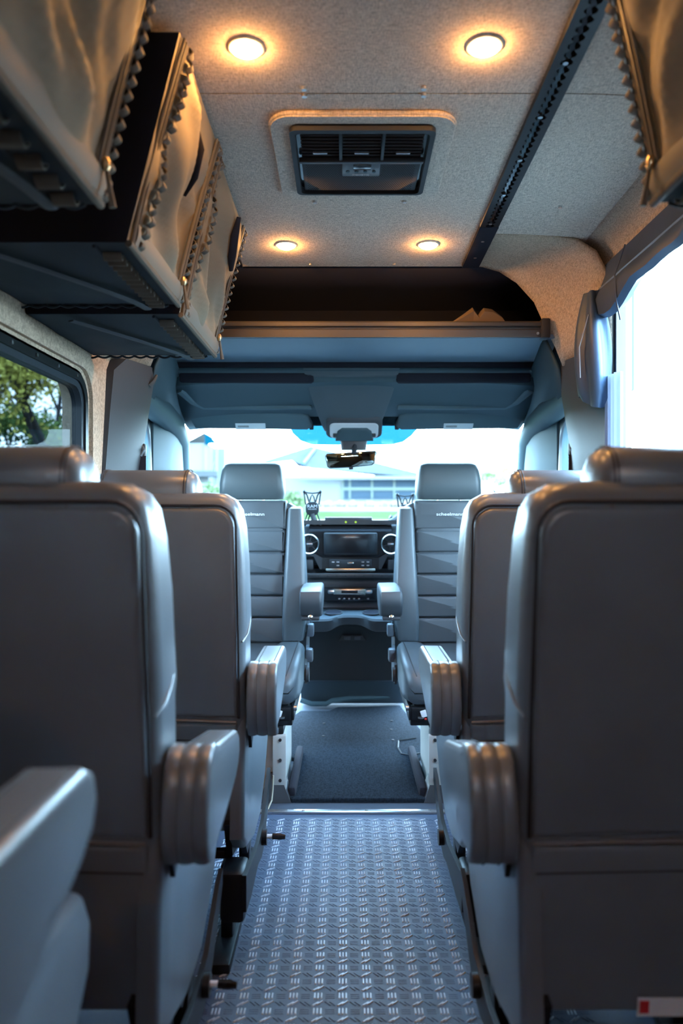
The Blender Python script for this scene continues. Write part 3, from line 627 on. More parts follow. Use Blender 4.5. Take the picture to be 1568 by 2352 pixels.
# ---- swivelled front seats, facing the camera
def front_seat(cx, s, lab, tx):
    """s: +1 when the aisle is on the seat's +x side"""
    r = thing('front_seat', lab, 'car seat', (cx, 3.30, 0), group='swivelled front seats')
    zs = [1.122, .993, .893, .798, .704, .610, .50]
    lean = lambda z: (z - .5) * .05
    bk = MB(); R = []                                # rear shell
    for z, hw, d in ((.46, .20, .10), (.55, .225, .12), (.8, .23, .12), (1.0, .225, .11), (1.09, .20, .09), (1.11, .17, .06)):
        R.append([(x, y + .03 + lean(z), z) for x, y in rrect(-hw, hw, .0, d, .03, 3)])
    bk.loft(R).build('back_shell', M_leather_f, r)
    ct = MB().box((0, .03 + .03, .8), (.29, .05, .64), .02).build('back_centre', M_leather_p, r)
    for a, b in zip(zs, zs[1:]):
        pd = MB(); hw = .155 if a > 1 else .15
        pd.pad(rrect(-hw, hw, b + .0012, a - .0012, .006, 3), 'y', .05, -.012, .012, seg=4)
        pd.warp(lambda v: Vector((v.x, v.y - .006 * math.cos(v.x / .16 * PI / 2) + .02 + lean(v.z), v.z))).build('pleat', M_leather_p, r)
    for q in (-1, 1):                                # side bolsters
        R = []
        for z, xi, xo, yf in ((.50, .148, .19, .01), (.52, .142, .232, -.05), (.62, .143, .245, -.075), (.78, .148, .243, -.055), (.92, .153, .235, -.02), (1.04, .156, .226, .0), (1.085, .157, .222, .01), (1.094, .165, .212, .03)):
            R.append([(q * x, y + lean(z), z) for x, y in rrect(xi, xo, yf, .10, .02, 4)])
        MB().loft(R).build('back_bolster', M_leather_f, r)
    hr = MB(); R = []
    for z, hw, d in ((1.125, .115, .03), (1.128, .138, .045), (1.15, .144, .06), (1.20, .142, .065), (1.255, .134, .06), (1.278, .126, .05), (1.288, .11, .03), (1.29, .09, .015)):
        R.append([(x, y + .065 + lean(z), z) for x, y in rrect(-hw, hw, -d, d, min(d * .7, .03), 4)])
    h = hr.loft(R).build('headrest', mat('headrest_leather', (0.0600, 0.0760, 0.0840), .45, bump=(500, .15)), r)
    for x in (-.05, .05): MB().tube([(x, .08, 1.05), (x, .085, 1.14)], .006, 8).build('headrest_post', M_steel, h)
    # cushion towards the camera
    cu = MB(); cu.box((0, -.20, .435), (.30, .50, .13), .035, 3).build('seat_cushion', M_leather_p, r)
    for q in (-1, 1):
        R = []
        for y, xi, xo, zt, zb in ((.02, .13, .23, .49, .38), (-.10, .12, .243, .525, .36), (-.25, .12, .245, .52, .35), (-.38, .125, .24, .495, .345), (-.45, .13, .225, .455, .35), (-.47, .14, .20, .42, .37)):
            R.append([(q * x, y, z) for x, z in rrect(xi, xo, zb, zt, min(.035, (xo - xi) * .45), 4)])
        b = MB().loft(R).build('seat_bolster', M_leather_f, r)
        MB().tube([(q * .20, .0, .493), (q * .215, -.10, .525), (q * .213, -.25, .520), (q * .205, -.38, .495), (q * .19, -.45, .455)], .0022, 5).build('stitch', M_seam, b)
    MB().box((0, -.20, .335), (.40, .46, .06), .01).build('cushion_pan', M_black, r)
    # aisle armrest pointing at the camera
    ax = s * .275
    pr = [(.02, .70), (.03, .745), (.0, .765), (-.24, .765), (-.285, .755), (-.30, .73), (-.295, .69), (-.27, .655), (-.2, .645), (-.05, .665)]
    am = MB().pad(pr, 'x', ax - .045, ax + .045, .012, both=True).build('armrest', mat('armrest_leather', (.035, .041, .049), .5), r)
    MB().box((ax, -.27, .648), (.07, .05, .014), .004).build('armrest_plate', M_black, am)
    MB().sphere((ax, -.285, .653), .013, 6).build('tilt_knob', M_chrome, am)
    # recline hardware on the aisle side
    for z, y, w_ in ((.56, -.0, .03), (.47, -.10, .034)):
        MB().box((s * .262, y, z), (.03, .05, .055), .008).build('recline_knob', mat('knob_grey', (.08, .09, .11), .45), r)
    MB().prism([(-.16, .36), (.04, .38), (.05, .62), (.02, .63), (-.03, .50), (-.16, .44)], 'x', s * .245, s * .255).build('hinge_plate', mat('hinge_cover', (.10, .115, .13), .45), r)
    MB().disc((s * .258, -.16, .40), .03, 'x', .012, 14).build('hinge_cap', M_pillar, r)
    # slide frame and buckle
    MB().box((0, -.22, .285), (.43, .46, .03), .005).build('slide_frame', M_metalblk, r)
    MB().box((s * .215, -.22, .315), (.012, .46, .05), .003).build('slide_rail', M_metalblk, r)
    MB().box((s * .16, -.43, .315), (.10, .05, .05), .006).build('frame_front', M_metalblk, r)
    MB().disc((s * .175, -.455, .303), .012, 'z', .006, 10).build('bolt', M_steel, r)
    MB().disc((s * .225, -.44, .335), .010, 'x', .012, 10).build('bolt', M_steel, r)
    MB().box((s * .165, -.46, .318), (.022, .006, .026), .002, rot=(0, .3 * s, 0)).build('white_tag', M_text, r)
    MB().box((s * .158, -.463, .299), (.008, .006, .006), .001).build('red_button', M_red, r)
    text_mesh('scheelmann', .019, 'embroidered_lettering', M_text, r, (tx, -.0005 + lean(1.055) , 1.06), (PI / 2 - .05, 0, 0), .0006, 1.35)
    return r
front_seat(-.413, 1, 'swivelled grey leather front seat facing back, on the storage bag side', 0)
front_seat(.457, -1, 'swivelled grey leather front seat facing back, on the bright curtain side', 0)
# seat belts on the pillars
for s, (bx, by, bz), lab in ((-1, at(326, 1035, 2.74), 'seat belt guide and strap on the pillar by the tinted window'), (1, at(1314, 1032, 2.80), 'seat belt guide and strap on the pillar by the curtain')):
    r = thing('seat_belt', lab, 'seat belt', (bx, by, bz), group='front seat belts')
    MB().box((0, 0, 0), (.03, .03, .05), .008).build('belt_guide', M_pillar, r)
    MB().tube([(0, -.01, .02), (-s * .012, -.02, .0), (0, -.018, -.02)], .006, 6).build('guide_ring', M_steel, r)
    MB().box((0, -.012, -.30), (.035, .003, .56), .001).build('belt_strap', M_felt, r)

# ================================================================== REAR PASSENGER SEATS (backs to the camera)
def passenger_seat(loc, s, lab, arm_tilt=0.0, lift=0.0, tagged=False):
    """s: +1 when the aisle is on the seat's +x side; local y = 0 is the rear face at the top"""
    r = thing('passenger_seat', lab, 'car seat', loc, group='grey leather passenger seats')
    yr = lambda z: (1.1 - z) * .12
    X = lambda mb: mb.warp(lambda v: Vector((s * v.x, v.y, v.z)))
    R = []
    for z, hw, d, o in ((.33, .205, .10, .02), (.40, .222, .13, .004), (.58, .234, .14, 0), (.775, .236, .145, 0), (.80, .239, .145, 0), (.95, .238, .135, 0), (1.03, .234, .125, .002), (1.075, .227, .115, .006), (1.098, .214, .10, .014), (1.112, .190, .075, .030), (1.116, .15, .04, .050)):
        R.append([(x, y + yr(z) + o, z) for x, y in rrect(-hw, hw, 0, d, min(.03, d * .42), 5)])
    bk = X(MB().loft(R)).build('backrest', M_leather, r, 50)
    # rear panel and its seams
    ol = [p_ for p_ in rrect(-.217, .217, .40, 1.080, .045, 6) if p_[1] > .9] + [(-.219, .75), (-.216, .583), (0, .587), (.216, .583), (.219, .75)]
    def onback(mb): return X(mb.warp(lambda v: Vector((v.x, v.y + yr(v.z) + max(0, v.z - 1.03) * .12, v.z))))
    onback(MB().pad(ol, 'y', .01, -.007, .012, seg=4)).build('rear_panel', M_leather, bk)
    onback(MB().tube([(.220, -.0015, .582), (.222, -.0015, .75)] + [(x, -.0015, z) for x, z in rrect(-.221, .221, .4, 1.085, .047, 6) if z > .9] + [(-.222, -.0015, .75), (-.220, -.0015, .582)], .0032, 5)).build('panel_seam', M_seam, bk)
    fl_ = [(-.214, .30), (.214, .30), (.218, .45), (.216, .57), (.10, .574), (0, .576), (-.10, .574), (-.216, .57), (-.218, .45)]
    onback(MB().pad(fl_, 'y', .02, -.006, .012, seg=4)).build('lower_flap', M_leather, bk)
    onback(MB().tube([(-.215, -.008, .574), (-.1, -.010, .579), (0, -.010, .580), (.1, -.010, .579), (.215, -.008, .574)], .0035, 6)).build('flap_piping', M_stitch, bk)
    onback(MB().tube([(-.21, -.008, .528), (0, -.0085, .533), (.21, -.008, .528)], .0015, 4)).build('flap_stitch', M_seam, bk)
    for q in (-1, 1):                                # slanting side crease and a vertical side seam
        onback(MB().tube([(q * .230, .008, .765), (q * .2395, .035, .780), (q * .2395, .075, .797), (q * .2375, .105, .812)], 0.0022, 6)).build('side_crease', M_leather, bk)
        onback(MB().tube([(q * .115, -.004, 1.074), (q * .108, .02, 1.098), (q * .105, .05, 1.108)], .002, 5)).build('top_seam', M_stitch, bk)
    if tagged:
        tgl = onback(MB().box((.005, -.012, .315), (.09, .002, .03))).build('care_tag', M_text, bk)
        onback(MB().box((.04, -.0135, .316), (.014, .002, .02))).build('tag_print', M_red, tgl)
    # headrest
    R = []
    for x, k in ((-.125, .30), (-.122, .66), (-.114, .88), (-.098, 1), (.098, 1), (.114, .88), (.122, .66), (.125, .30)):
        R.append([(x, .095 + y * k, 1.085 + z * k) for y, z in rrect(-.062, .055, -.10, .085, .05, 5)])
    hd_ = X(MB().loft(R)).build('headrest', M_leather, r, 50)
    for x in (-.101, -.095, .095, .101):
        X(MB().tube([(x, .095 + y, 1.085 + z) for y, z in rrect(-.0625, .0555, -.1005, .0855, .05, 4)], .0014, 4, closed=True)).build('headrest_seam', M_seam, hd_)
    # cushion and its side skirts
    X(MB().box((0, .37, .43), (.45, .48, .13), .045, 4)).build('seat_cushion', M_leather, r)
    for q in (-1, 1):
        pr = [(.05, .30), (.12, .25), (.26, .215), (.40, .22), (.52, .285), (.60, .37), (.607, .43), (.575, .478), (.40, .495), (.24, .52), (.17, .60), (.16, .72), (.10, .74), (.07, .56)]
        X(MB().pad(pr, 'x', q * .20, q * .234, .014, seg=4)).build('side_skirt', M_leather, r, 50)
    # armrest on the aisle side
    piv = Vector((.27, .10, .63)); ca, sa = math.cos(arm_tilt), math.sin(arm_tilt)
    def arm(mb): return X(mb.warp(lambda v: Vector((v.x, piv.y + (v.y - piv.y) * ca - (v.z - piv.z) * sa, piv.z + (v.y - piv.y) * sa + (v.z - piv.z) * ca))))
    pr = [(.095, .545), (.16, .545), (.26, .575), (.36, .612), (.392, .632), (.405, .66), (.395, .688), (.37, .70), (.12, .70), (.08, .695), (.062, .67), (.058, .62), (.07, .565)]
    am = arm(MB().pad(pr, 'x', .243, .307, .010, both=True, seg=4)).build('armrest', M_leather, r, 50)
    for x in (.255, .295): arm(MB().tube([(x, .11, .7005), (x, .25, .7005), (x, .36, .7005), (x, .390, .690)], .0012, 4)).build('armrest_stitch', M_seam, am)
    path = [(.128, .7015, 0, 1), (.105, .704, -.2, 1), (.078, .700, -.7, .75), (.058, .682, -.95, .35), (.049, .650, -1, .05), (.047, .610, -1, -.05), (.053, .572, -.95, -.3), (.072, .545, -.7, -.7), (.10, .536, -.2, -1)]
    R = []
    for k, (y, z, ny_, nz_) in enumerate(path):
        e = min(1, (k + .35) / 2.0, (len(path) - .6 - k) / 1.2)
        R.append([(.2395 + .071 * i / 24, y + ny_ * q_, z + nz_ * q_) for i in range(25) for q_ in (e * (.0035 * abs(math.sin(PI * 3 * i / 24)) ** .55 + .005) * (1 if 0 < i < 24 else 0),)] + [(.3105, y - ny_ * .012, z - nz_ * .012), (.2395, y - ny_ * .012, z - nz_ * .012)])
    cap = arm(MB().loft(R)).build('rear_cap', M_leather, am, 70)
    for x in (.2632, .2868): arm(MB().tube([(x, y + ny_ * .004, z + nz_ * .004) for y, z, ny_, nz_ in path], .0016, 4)).build('cap_seam', M_seam, cap)
    # steel base
    for q in (-1, 1):
        X(MB().prism([(.06, .33), (.54, .36), (.57, .31), (.52, .22), (.44, .13), (.38, .12), (.30, .20), (.10, .24)], 'x', q * .185, q * .200)).build('side_plate', M_metalblk, r)
        for y in (.16, .48): X(MB().box((q * .18, y, .10 - lift / 2), (.03, .05, .20 + lift), .004)).build('leg', M_metalblk, r)
        X(MB().box((q * .18, .33, .012 - lift), (.05, .62, .024), .005)).build('floor_rail', M_metalblk, r)
    for y in (.16, .46): X(MB().tube([(-.19, y, .22), (.19, y, .22)], .014, 8)).build('cross_tube', M_metalblk, r)
    X(MB().prism([(.03, .225), (.14, .21), (.28, .19), (.42, .20), (.55, .27), (.60, .285), (.60, .25), (.52, .185), (.44, .13), (.36, .12), (.27, .14), (.12, .13), (.03, .14)], 'x', .232, .242)).build('recliner_arm', M_metalblk, r)
    X(MB().prism([(.10, .54), (.19, .55), (.12, .495)], 'x', .236, .244)).build('armrest_bracket', M_metalblk, r)
    X(MB().box((.205, .10, .16), (.06, .10, .12), .012)).build('mount_bracket', M_metalblk, r)
    X(MB().disc((.248, .37, .17), .022, 'x', .014, 14)).build('pivot_boss', M_metalblk, r)
    if s > 0:
      lv = X(MB().tube([(.242, .37, .172), (.272, .37, .172)], .006, 8)).build('recline_lever', M_text, r)
      X(MB().tube([(.270, .37, .172), (.292, .369, .1715), (.306, .368, .171)], [.0085, .009, .006], 8)).build('lever_grip', M_blackgloss, lv)
    return r
passenger_seat((-.472, 1.74, 0), 1, 'grey leather passenger seat seen from behind, next to the white seat pedestal')
passenger_seat((.512, 1.74, 0), -1, 'grey leather passenger seat seen from behind, directly behind the curtain side front seat')
passenger_seat((-.512, 1.08, 0), 1, 'large grey leather passenger seat under the hanging storage bags, seen from behind', -.17)
passenger_seat((.495, 1.08, 0), -1, 'large grey leather passenger seat beside the bright curtained window, seen from behind', -.24, 0, True)
passenger_seat((-.554, .36, .125), 1, 'nearest grey leather seat, only armrest and cushion corner in view', .0, .125)

# ================================================================== CEILING FITTINGS
for i, (px, py, lab) in enumerate(((565, 110, 'round warm downlight nearest the storage bags, behind the ceiling seam'), (1112, 106, 'round warm downlight near the black ceiling track, behind the seam'), (657, 563, 'small-looking warm downlight in front of the ceiling unit, storage bag side'), (983, 562, 'small-looking warm downlight in front of the ceiling unit, track side'), (-.235, -.7, 'warm downlight above the camera, storage bag side'), (.235, -.7, 'warm downlight above the camera, track side'))):
    if py < 1: Y = py; p = Vector((XC + px, Y, 0)); z = zc(Y)
    else: Y = F * 0.961 / (1226 - py); p = at(px, py, Y); z = zc(Y)
    r = thing('ceiling_light', lab, 'ceiling light', (p.x, Y, z), group='warm ceiling downlights')
    rg = lambda q, zz, n=28: [(q * math.cos(2 * PI * k / n), q * math.sin(2 * PI * k / n), zz) for k in range(n)]
    MB().loft([rg(.037, .002), rg(.037, -.001), rg(.035, -.0025), rg(.030, -.0025), rg(.028, .0)], cap=False).build('trim_ring', M_ring, r)
    MB().loft([rg(.029, -.001), rg(.0275, -.006), rg(.021, -.010), rg(.010, -.012), rg(.003, -.0125)]).build('lens', M_lamp, r)

# air conditioner / ceiling unit
def cw(mb): return mb.warp(lambda v: v + Vector((0, 0, zc(v.y))))
Yn, Yf = 1.73, 2.155; ax = (832 - CX) / F * 1.74 + .0
cx = XC
ac = thing('air_conditioner', 'black ceiling air conditioner panel with louvres in a beige surround', 'air conditioner')
sur = MB(); ring_prism(sur, rrect(cx - .215, cx + .215, Yn, Yf, .05, 6), rrect(cx - .168, cx + .168, Yn + .03, Yf - .042, .02, 6), 'z', 0, -.014)
cw(sur).build('beige_surround', M_headliner, ac)
cw(MB().tube([(x, y, -.006) for x, y in rrect(cx - .215, cx + .215, Yn, Yf, .05, 6)], .0045, 8, closed=True)).build('surround_edge', M_headliner, ac)
b0, b1 = Yn + .036, Yf - .050; bw = .172
fr = MB(); ring_prism(fr, rrect(cx - bw, cx + bw, b0, b1, .018, 5), rrect(cx - bw + .012, cx + bw - .012, b0 + .016, b1 - .008, .014, 5), 'z', -.006, -.026)
fo = cw(fr).build('bezel', M_black, ac)
cw(MB().box((cx, (b0 + b1) / 2, -.004), (bw * 2 - .01, b1 - b0 - .01, .008))).build('back_plate', M_blackgloss, ac)
ym = b0 + .155
cw(MB().box((cx, ym, -.020), (bw * 2 - .03, .012, .014), .003)).build('cross_bar', mat('bezel_grey', (.05, .06, .07), .4), ac)
for x in (cx - .0515, cx + .0515): cw(MB().box((x, (b0 + .02 + ym) / 2, -.018), (.008, ym - b0 - .02, .012), .002)).build('divider', M_metalblk, ac)
for x in (cx - .102, cx, cx + .102):
    for k in range(8):
        cw(MB().box((x, b0 + .03 + k * .0155, -.014), (.092, .0085, .004), rot=(.6, 0, 0))).build('louvre', M_black, ac)
    cw(MB().box((x, b0 + .112, -.022), (.036, .006, .006), .002)).build('louvre_tab', M_steel, ac)
gr = MB().box((cx, (ym + b1) / 2 - .002, -.014), (bw * 2 - .042, b1 - ym - .022, .010), .003)
gro = cw(gr).build('grille', M_black, ac)
dots = MB(); nx_, ny_ = 46, 25
for i in range(nx_):
    for j in range(ny_):
        x = cx - .140 + .28 * (i + .5 * (j % 2)) / nx_; y = ym + .012 + (b1 - ym - .032) * j / (ny_ - 1)
        if abs(x - cx) < .052 and y < ym + .075: continue
        q = .0022; dots.add([(x - q, y, -.0195), (x, y - q, -.0195), (x + q, y, -.0195), (x, y + q, -.0195)], [(0, 1, 2, 3)])
d_ = cw(dots).build('grille_perforation', mat('grille_dot', (.004, .004, .005), .9), gro, 0); d_['kind'] = 'stuff'
cpn = cw(MB().box((cx, ym + .038, -.022), (.098, .07, .010), .004)).build('control_panel', mat('control_grey', (.07, .08, .09), .35), ac)
cw(MB().box((cx + .003, ym + .020, -.0275), (.046, .026, .003), .001)).build('small_display', M_screen, cpn)
for k in range(4): cw(MB().disc((cx - .034 + k * .0225, ym + .043, -.0275), .005, 'z', .003, 10)).build('button', M_cab, cpn)
o = text_mesh('DOMETIC', .0085, 'lettering', M_text, cpn, (cx, ym + .060, zc(ym + .06) - .0278), (PI, 0, 0), .0003, 1.2)

# black cargo tracks on the ceiling
def track(xc_, lab, n_from, n_to):
    t = thing('cargo_track', lab, 'track', (xc_, 0, 0), group='black ceiling cargo tracks')
    y0, y1 = -.4, 2.715
    W = lambda mb: mb.warp(lambda v: v + Vector((0, 0, zc(v.y))))
    W(MB().box((0, (y0 + y1) / 2, -.003), (.058, y1 - y0, .006))).build('base_strip', M_blackgloss, t)
    pitch = .0254
    for q in (-1, 1):
        poly = [(q * .030, n_from), (q * .030, n_to)]
        n = int((n_to - n_from) / pitch); edge = []
        for k in range(n):
            yc = n_from + pitch * (k + .5)
            edge += [(q * .0055, yc - pitch * .42)] + [(q * (.0055 + .0075 * math.sin(a)), yc - pitch * .34 * math.cos(a)) for a in (PI * .12, PI * .3, PI * .5, PI * .7, PI * .88)] + [(q * .0055, yc + pitch * .42)]
        vs = []; fs = []
        ys = [e_[1] for e_ in edge]
        for (x, y) in edge:
            b_ = len(vs); vs += [(q * .030, y, -.006), (q * .0285, y, -.013), (x, y, -.013), (x, y, -.004)]
            if b_: fs += [(b_ - 4 + i, b_ - 4 + i + 1, b_ + i + 1, b_ + i) for i in range(3)]
        W(MB().add(vs, fs)).build('scalloped_flange', M_metalblk, t, 30)
    W(MB().box((0, (n_to + y1) / 2, -.0085), (.060, y1 - n_to, .011), .002)).build('front_cover', M_felt, t)
    for k in range(12):
        y = y1 - .1 - k * .145 if k < 2 else n_to - .02 - (k - 2) * .2
        if y < n_from: break
        W(MB().disc((0, y, -.012 if k < 2 else -.008), .0055, 'z', .006, 10)).build('screw', M_steel, t)
track(XC + .405, 'black scalloped cargo track running along the ceiling in plain view', .2, 2.36)
track(XC - .435, 'black scalloped cargo track above the storage bags, only its end showing', .2, 2.36)

# ================================================================== OVERHEAD STORAGE BAGS
loop_cache = {}
def loop_mesh(kind):
    if kind not in loop_cache:
        mb = MB(); n = 7
        pts = [(0, -.5 + k / (n - 1), .42 * math.sin(PI * k / (n - 1))) for k in range(n)]
        R = []
        for x, y, z in pts: R.append([(-.5, y, z), (.5, y, z), (.5, y, z + .10), (-.5, y, z + .10)])
        loop_cache[kind] = mb.loft(R).mesh('webbing_loop', M_web, 50)
    return loop_cache[kind]
def place_loop(parent, p, along, out, width_dir, length, width, height):
    """a puckered webbing loop: bowed outwards along its length"""
    o = link('webbing_loop', loop_mesh(0), parent)
    M = Matrix((width_dir.normalized() * width, along.normalized() * length, out.normalized() * height)).transposed().to_4x4()
    M.translation = p; o.matrix_local = M; return o
def bag(lab, s, y0, y1, xin_t, xin_b, xwall, zb, top_x, seed, rear_loops=True):
    """s: -1 hangs over the storage side, +1 over the curtain side; xin_*: aisle face at ceiling / bottom"""
    r = thing('storage_bag', lab, 'storage bag', (0, 0, 0), group='overhead canvas storage bags')
    zt = lambda y: zc(y) - .016
    ny, nu = 40, 32
    def face(y, u, bulge=True):                     # aisle face, u = 0 bottom .. 1 top
        x = xin_b + (xin_t - xin_b) * u ** 1.15; z = zb + (zt(y) - zb) * u
        if bulge:
            e = min(1, 6 * min((y - y0) / (y1 - y0), (y1 - y) / (y1 - y0))) * min(1, 5 * min(u, 1 - u))
            f = (y - y0) / (y1 - y0)
            wv = nz(y * 6 + seed * 9, u * 2.2, seed) * .034 + nz(y * 14 + u * 7, u * 4, seed + 4) * .020
            fold = .016 * math.sin((f * 2.3 + u * 1.4 + seed) * PI * 1.6)
            x += -s * (.012 * e + e * (wv + fold))
        return Vector((x, y, z))
    mb = MB(); mb.grid(lambda a, b: face(y0 + (y1 - y0) * a, b), ny, nu)
    body = mb.build('aisle_face', M_bag, r, 80)
    mb = MB()                                        # underside, sagging between seams
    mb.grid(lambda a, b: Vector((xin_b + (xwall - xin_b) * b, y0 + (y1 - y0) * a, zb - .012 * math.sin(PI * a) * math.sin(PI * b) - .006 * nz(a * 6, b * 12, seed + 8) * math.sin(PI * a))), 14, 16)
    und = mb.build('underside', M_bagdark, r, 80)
    for ye, nm in ((y0, 'rear_end'), (y1, 'front_end')):
        mb = MB(); mb.add([(xin_b, ye, zb), (xwall, ye, zb), (xwall, ye, 1.80), (top_x, ye, zt(ye)), (xin_t, ye, zt(ye))] , [(0, 1, 2, 3, 4)]); mb.build(nm, M_felt, r, 0)
    mb = MB(); mb.add([(xwall, y0, zb), (xwall, y1, zb), (xwall, y1, 1.80), (xwall, y0, 1.80), (top_x, y0, zt(y0)), (top_x, y1, zt(y1)), (xin_t, y1, zt(y1)), (xin_t, y0, zt(y0))], [(0, 1, 2, 3), (3, 2, 5, 4), (4, 5, 6, 7)]); mb.build('wall_side', M_felt, r, 0)
    out = Vector((-s, 0, -.25)).normalized()
    # zips: two tapes with teeth up the front and rear edges of the aisle face
    for yb, dy in ((y1 - .020, -1), (y0 + .016, 1)):
        for k, off in enumerate((0, .012, .024)):
            pts = [face(yb + dy * off, u, False) + out * .006 for u in [i / 10 for i in range(11)]]
            MB().tube(pts, .0036 if k != 1 else .0045, 6).build('zip_tape', M_zip if k == 1 else M_web, body)
    for yb, on in ((y1 - .004, True), (y0 + .052, rear_loops)):
        if not on: continue
        n = 17
        for k in range(n):                           # puckered webbing chain up the edge
            u = (k + .6) / n; a = face(yb, u - .4 / n); b = face(yb, u + .4 / n)
            place_loop(body, (a + b) / 2 + out * .004, b - a, out, (b - a).cross(out), (b - a).length * 1.05, .020, .022)
    # wide webbing hem along the bottom of the face
    hem = MB(); hem.grid(lambda a, b: face(y0 + .02 + (y1 - y0 - .03) * a, .012 + .10 * b, False) + out * (.010 + .003 * math.sin(PI * b)), 12, 4)
    hem.build('bottom_hem', mat('hem_tape', (.15, .145, .125), .7), body)
    MB().tube([face(y0 + (y1 - y0) * a, 0, False) + Vector((-s * .004, 0, -.002)) for a in [i / 10 for i in range(11)]], .007, 8).build('bottom_piping', M_web, body)
    # ladder of webbing loops on the underside next to the hem
    n = 12; wd = Vector((s * 1.0, 0, 0))
    for k in range(n):
        y = y0 + .05 + (y1 - y0 - .09) * k / (n - 1)
        place_loop(und, Vector((xin_b + s * .040, y, zb - .004)), Vector((0, 1, 0)), Vector((0, 0, -1)), wd, (y1 - y0) / n * .5, .036, .030)
    MB().tube([Vector((xin_b + s * .065, y0 + .01, zb - .004)), Vector((xin_b + s * .065, y1 - .01, zb - .004))], .004, 6).build('underside_seam', M_bagdark, und)
    st = [Vector((xin_b + s * (.07 + .20 * (1 - f) ** 1.6), y0 + (y1 - y0) * (.02 + .96 * f), zb - .014 - .006 * math.sin(PI * f))) for f in [i / 8 for i in range(9)]]
    MB().tube(st, .012, 6, flat=.25).build('underside_strap', mat('strap_dark', (.06, .07, .085), .7), und)
    MB().tube([Vector((xin_b + s * (.02 + .36 * f), y1 - .004, zb - .002 - .006 * abs(math.sin(f * 30)))) for f in [i / 60 for i in range(61)]], .0035, 5).build('front_cord', M_bagdark, und)
    # zip puller with cord
    p = face(y1 - .035, .13, False) + out * .014
    zp = MB().sphere(p, .008, 5, (1, 1, 1.6)).build('zip_puller', mat('brass', (.55, .42, .25), .35, metal=1), body)
    MB().tube([p, p + Vector((-s * .004, .004, -.03)), p + Vector((-s * .008, .010, -.065))], [.004, .0035, .006], 6).build('pull_cord', M_web, zp)
    # dark strap near the top, coloured for the handle and its shaded opening
    q = [face(y0 + (y1 - y0) * f, u) + out * .010 for f, u in ((.40, .80), (.46, .70), (.56, .60), (.66, .54))]
    MB().tube(q, [.006, .012, .012, .006], 8, flat=.4).build('handle_and_shade', M_felt, body)
    return r
bag('blurred canvas storage bag nearest the camera, above the nearest seats', -1, .45, 1.25, -.305, -.405, -.785, 1.575, -.70, 1.0)
bag('canvas storage bag in the middle of the row, ending at the loop ladder joint', -1, 1.435, 1.865, -.312, -.412, -.785, 1.578, -.70, 2.3)
bag('canvas storage bag at the front of the row, next to the overhead shelf', -1, 1.878, 2.375, -.318, -.410, -.785, 1.558, -.70, 3.1)
bag('blurred canvas storage bag hanging alone on the bright window side', 1, .45, 1.25, .425, .508, .79, 1.578, .74, 4.4)

# ================================================================== WINDOW CURTAIN
cu = thing('window_curtain', 'dark blue grey curtain rolled up above the bright window with pleats below', 'curtain')
R = []
for k in range(31):
    y = .9 + (2.53 - .9) * k / 30; dr = .012 * nz(k * .35, 2) + .008 * nz(k * .9, 5)
    f = max(0, (y - 2.15) / .38)
    top, bot = 1.865, 1.725 - dr - .05 * math.sin(PI * min(1, f)) * 1.0
    R.append([(.850, y, top), (.835, y, top), (.828, y, 1.80), (.812 + dr * .5, y, 1.775), (.800 + dr, y, 1.75), (.802, y, bot + .01), (.822, y, bot), (.848, y, bot + .02)])
ro = MB().loft(R).build('rolled_part', M_curt, cu, 50)
MB().tube([(.825, 1.2 + k * .05, 1.790 + .004 * nz(k, 1)) for k in range(26)], .009, 6, flat=.5).build('binding_edge', mat('binding', (.25, .28, .32), .3), ro)
for y in (2.25, 1.75): MB().tube([(.825, y, 1.86), (.795, y, 1.77), (.80, y, 1.69), (.815, y + .01, 1.64)], .004, 5, flat=.5).build('tie_strap', M_curt, ro)
R = []
for k in range(17):                                  # gathered hanging bunch
    f = k / 16; z = 1.785 - f * .355; wv = .28 + .72 * math.sin(PI * min(1, f * .72 + .06)) ** .9
    if k == 16: wv *= .8
    R.append([(.806 - .050 * wv * (1 + .20 * math.sin(6 * a + 1 + f)) * math.cos(a), 2.475 + .095 * wv * (1 + .14 * math.sin(5 * a + f * 2)) * math.sin(a) + .02 * (1 - f), z + (.03 * math.sin(a) if k == 16 else 0)) for a in [2 * PI * q / 48 for q in range(48)]])
gb = MB().loft(R).build('gathered_bunch', M_curt, cu, 60)
MB().tube([(.775, 2.43, 1.70), (.752, 2.45, 1.60), (.752, 2.44, 1.50)], .002, 5).build('pale_edge', mat('binding', (0, 0, 0)), gb)
m_pl = bpy.data.materials.new('thin_pale_cloth'); m_pl.use_nodes = True; nt = m_pl.node_tree; nt.nodes.clear()
o_ = nt.nodes.new('ShaderNodeOutputMaterial'); d1 = nt.nodes.new('ShaderNodeBsdfDiffuse'); d2 = nt.nodes.new('ShaderNodeBsdfTranslucent'); mx_ = nt.nodes.new('ShaderNodeMixShader')
d1.inputs[0].default_value = (.30, .34, .42, 1); d2.inputs[0].default_value = (.16, .18, .23, 1)
nt.links.new(d1.outputs[0], mx_.inputs[1]); nt.links.new(d2.outputs[0], mx_.inputs[2]); nt.links.new(mx_.outputs[0], o_.inputs[0])
R = []
for k in range(41):                                  # pleats beside the pane
    f = k / 40; R.append([(.838 + .012 * math.sin(f * PI * 9), 2.325 + .125 * f, z) for z in (1.50, 1.30, 1.1, .92)])
o = MB().loft(R, closed=False).build('pleated_part', m_pl, cu, 60)

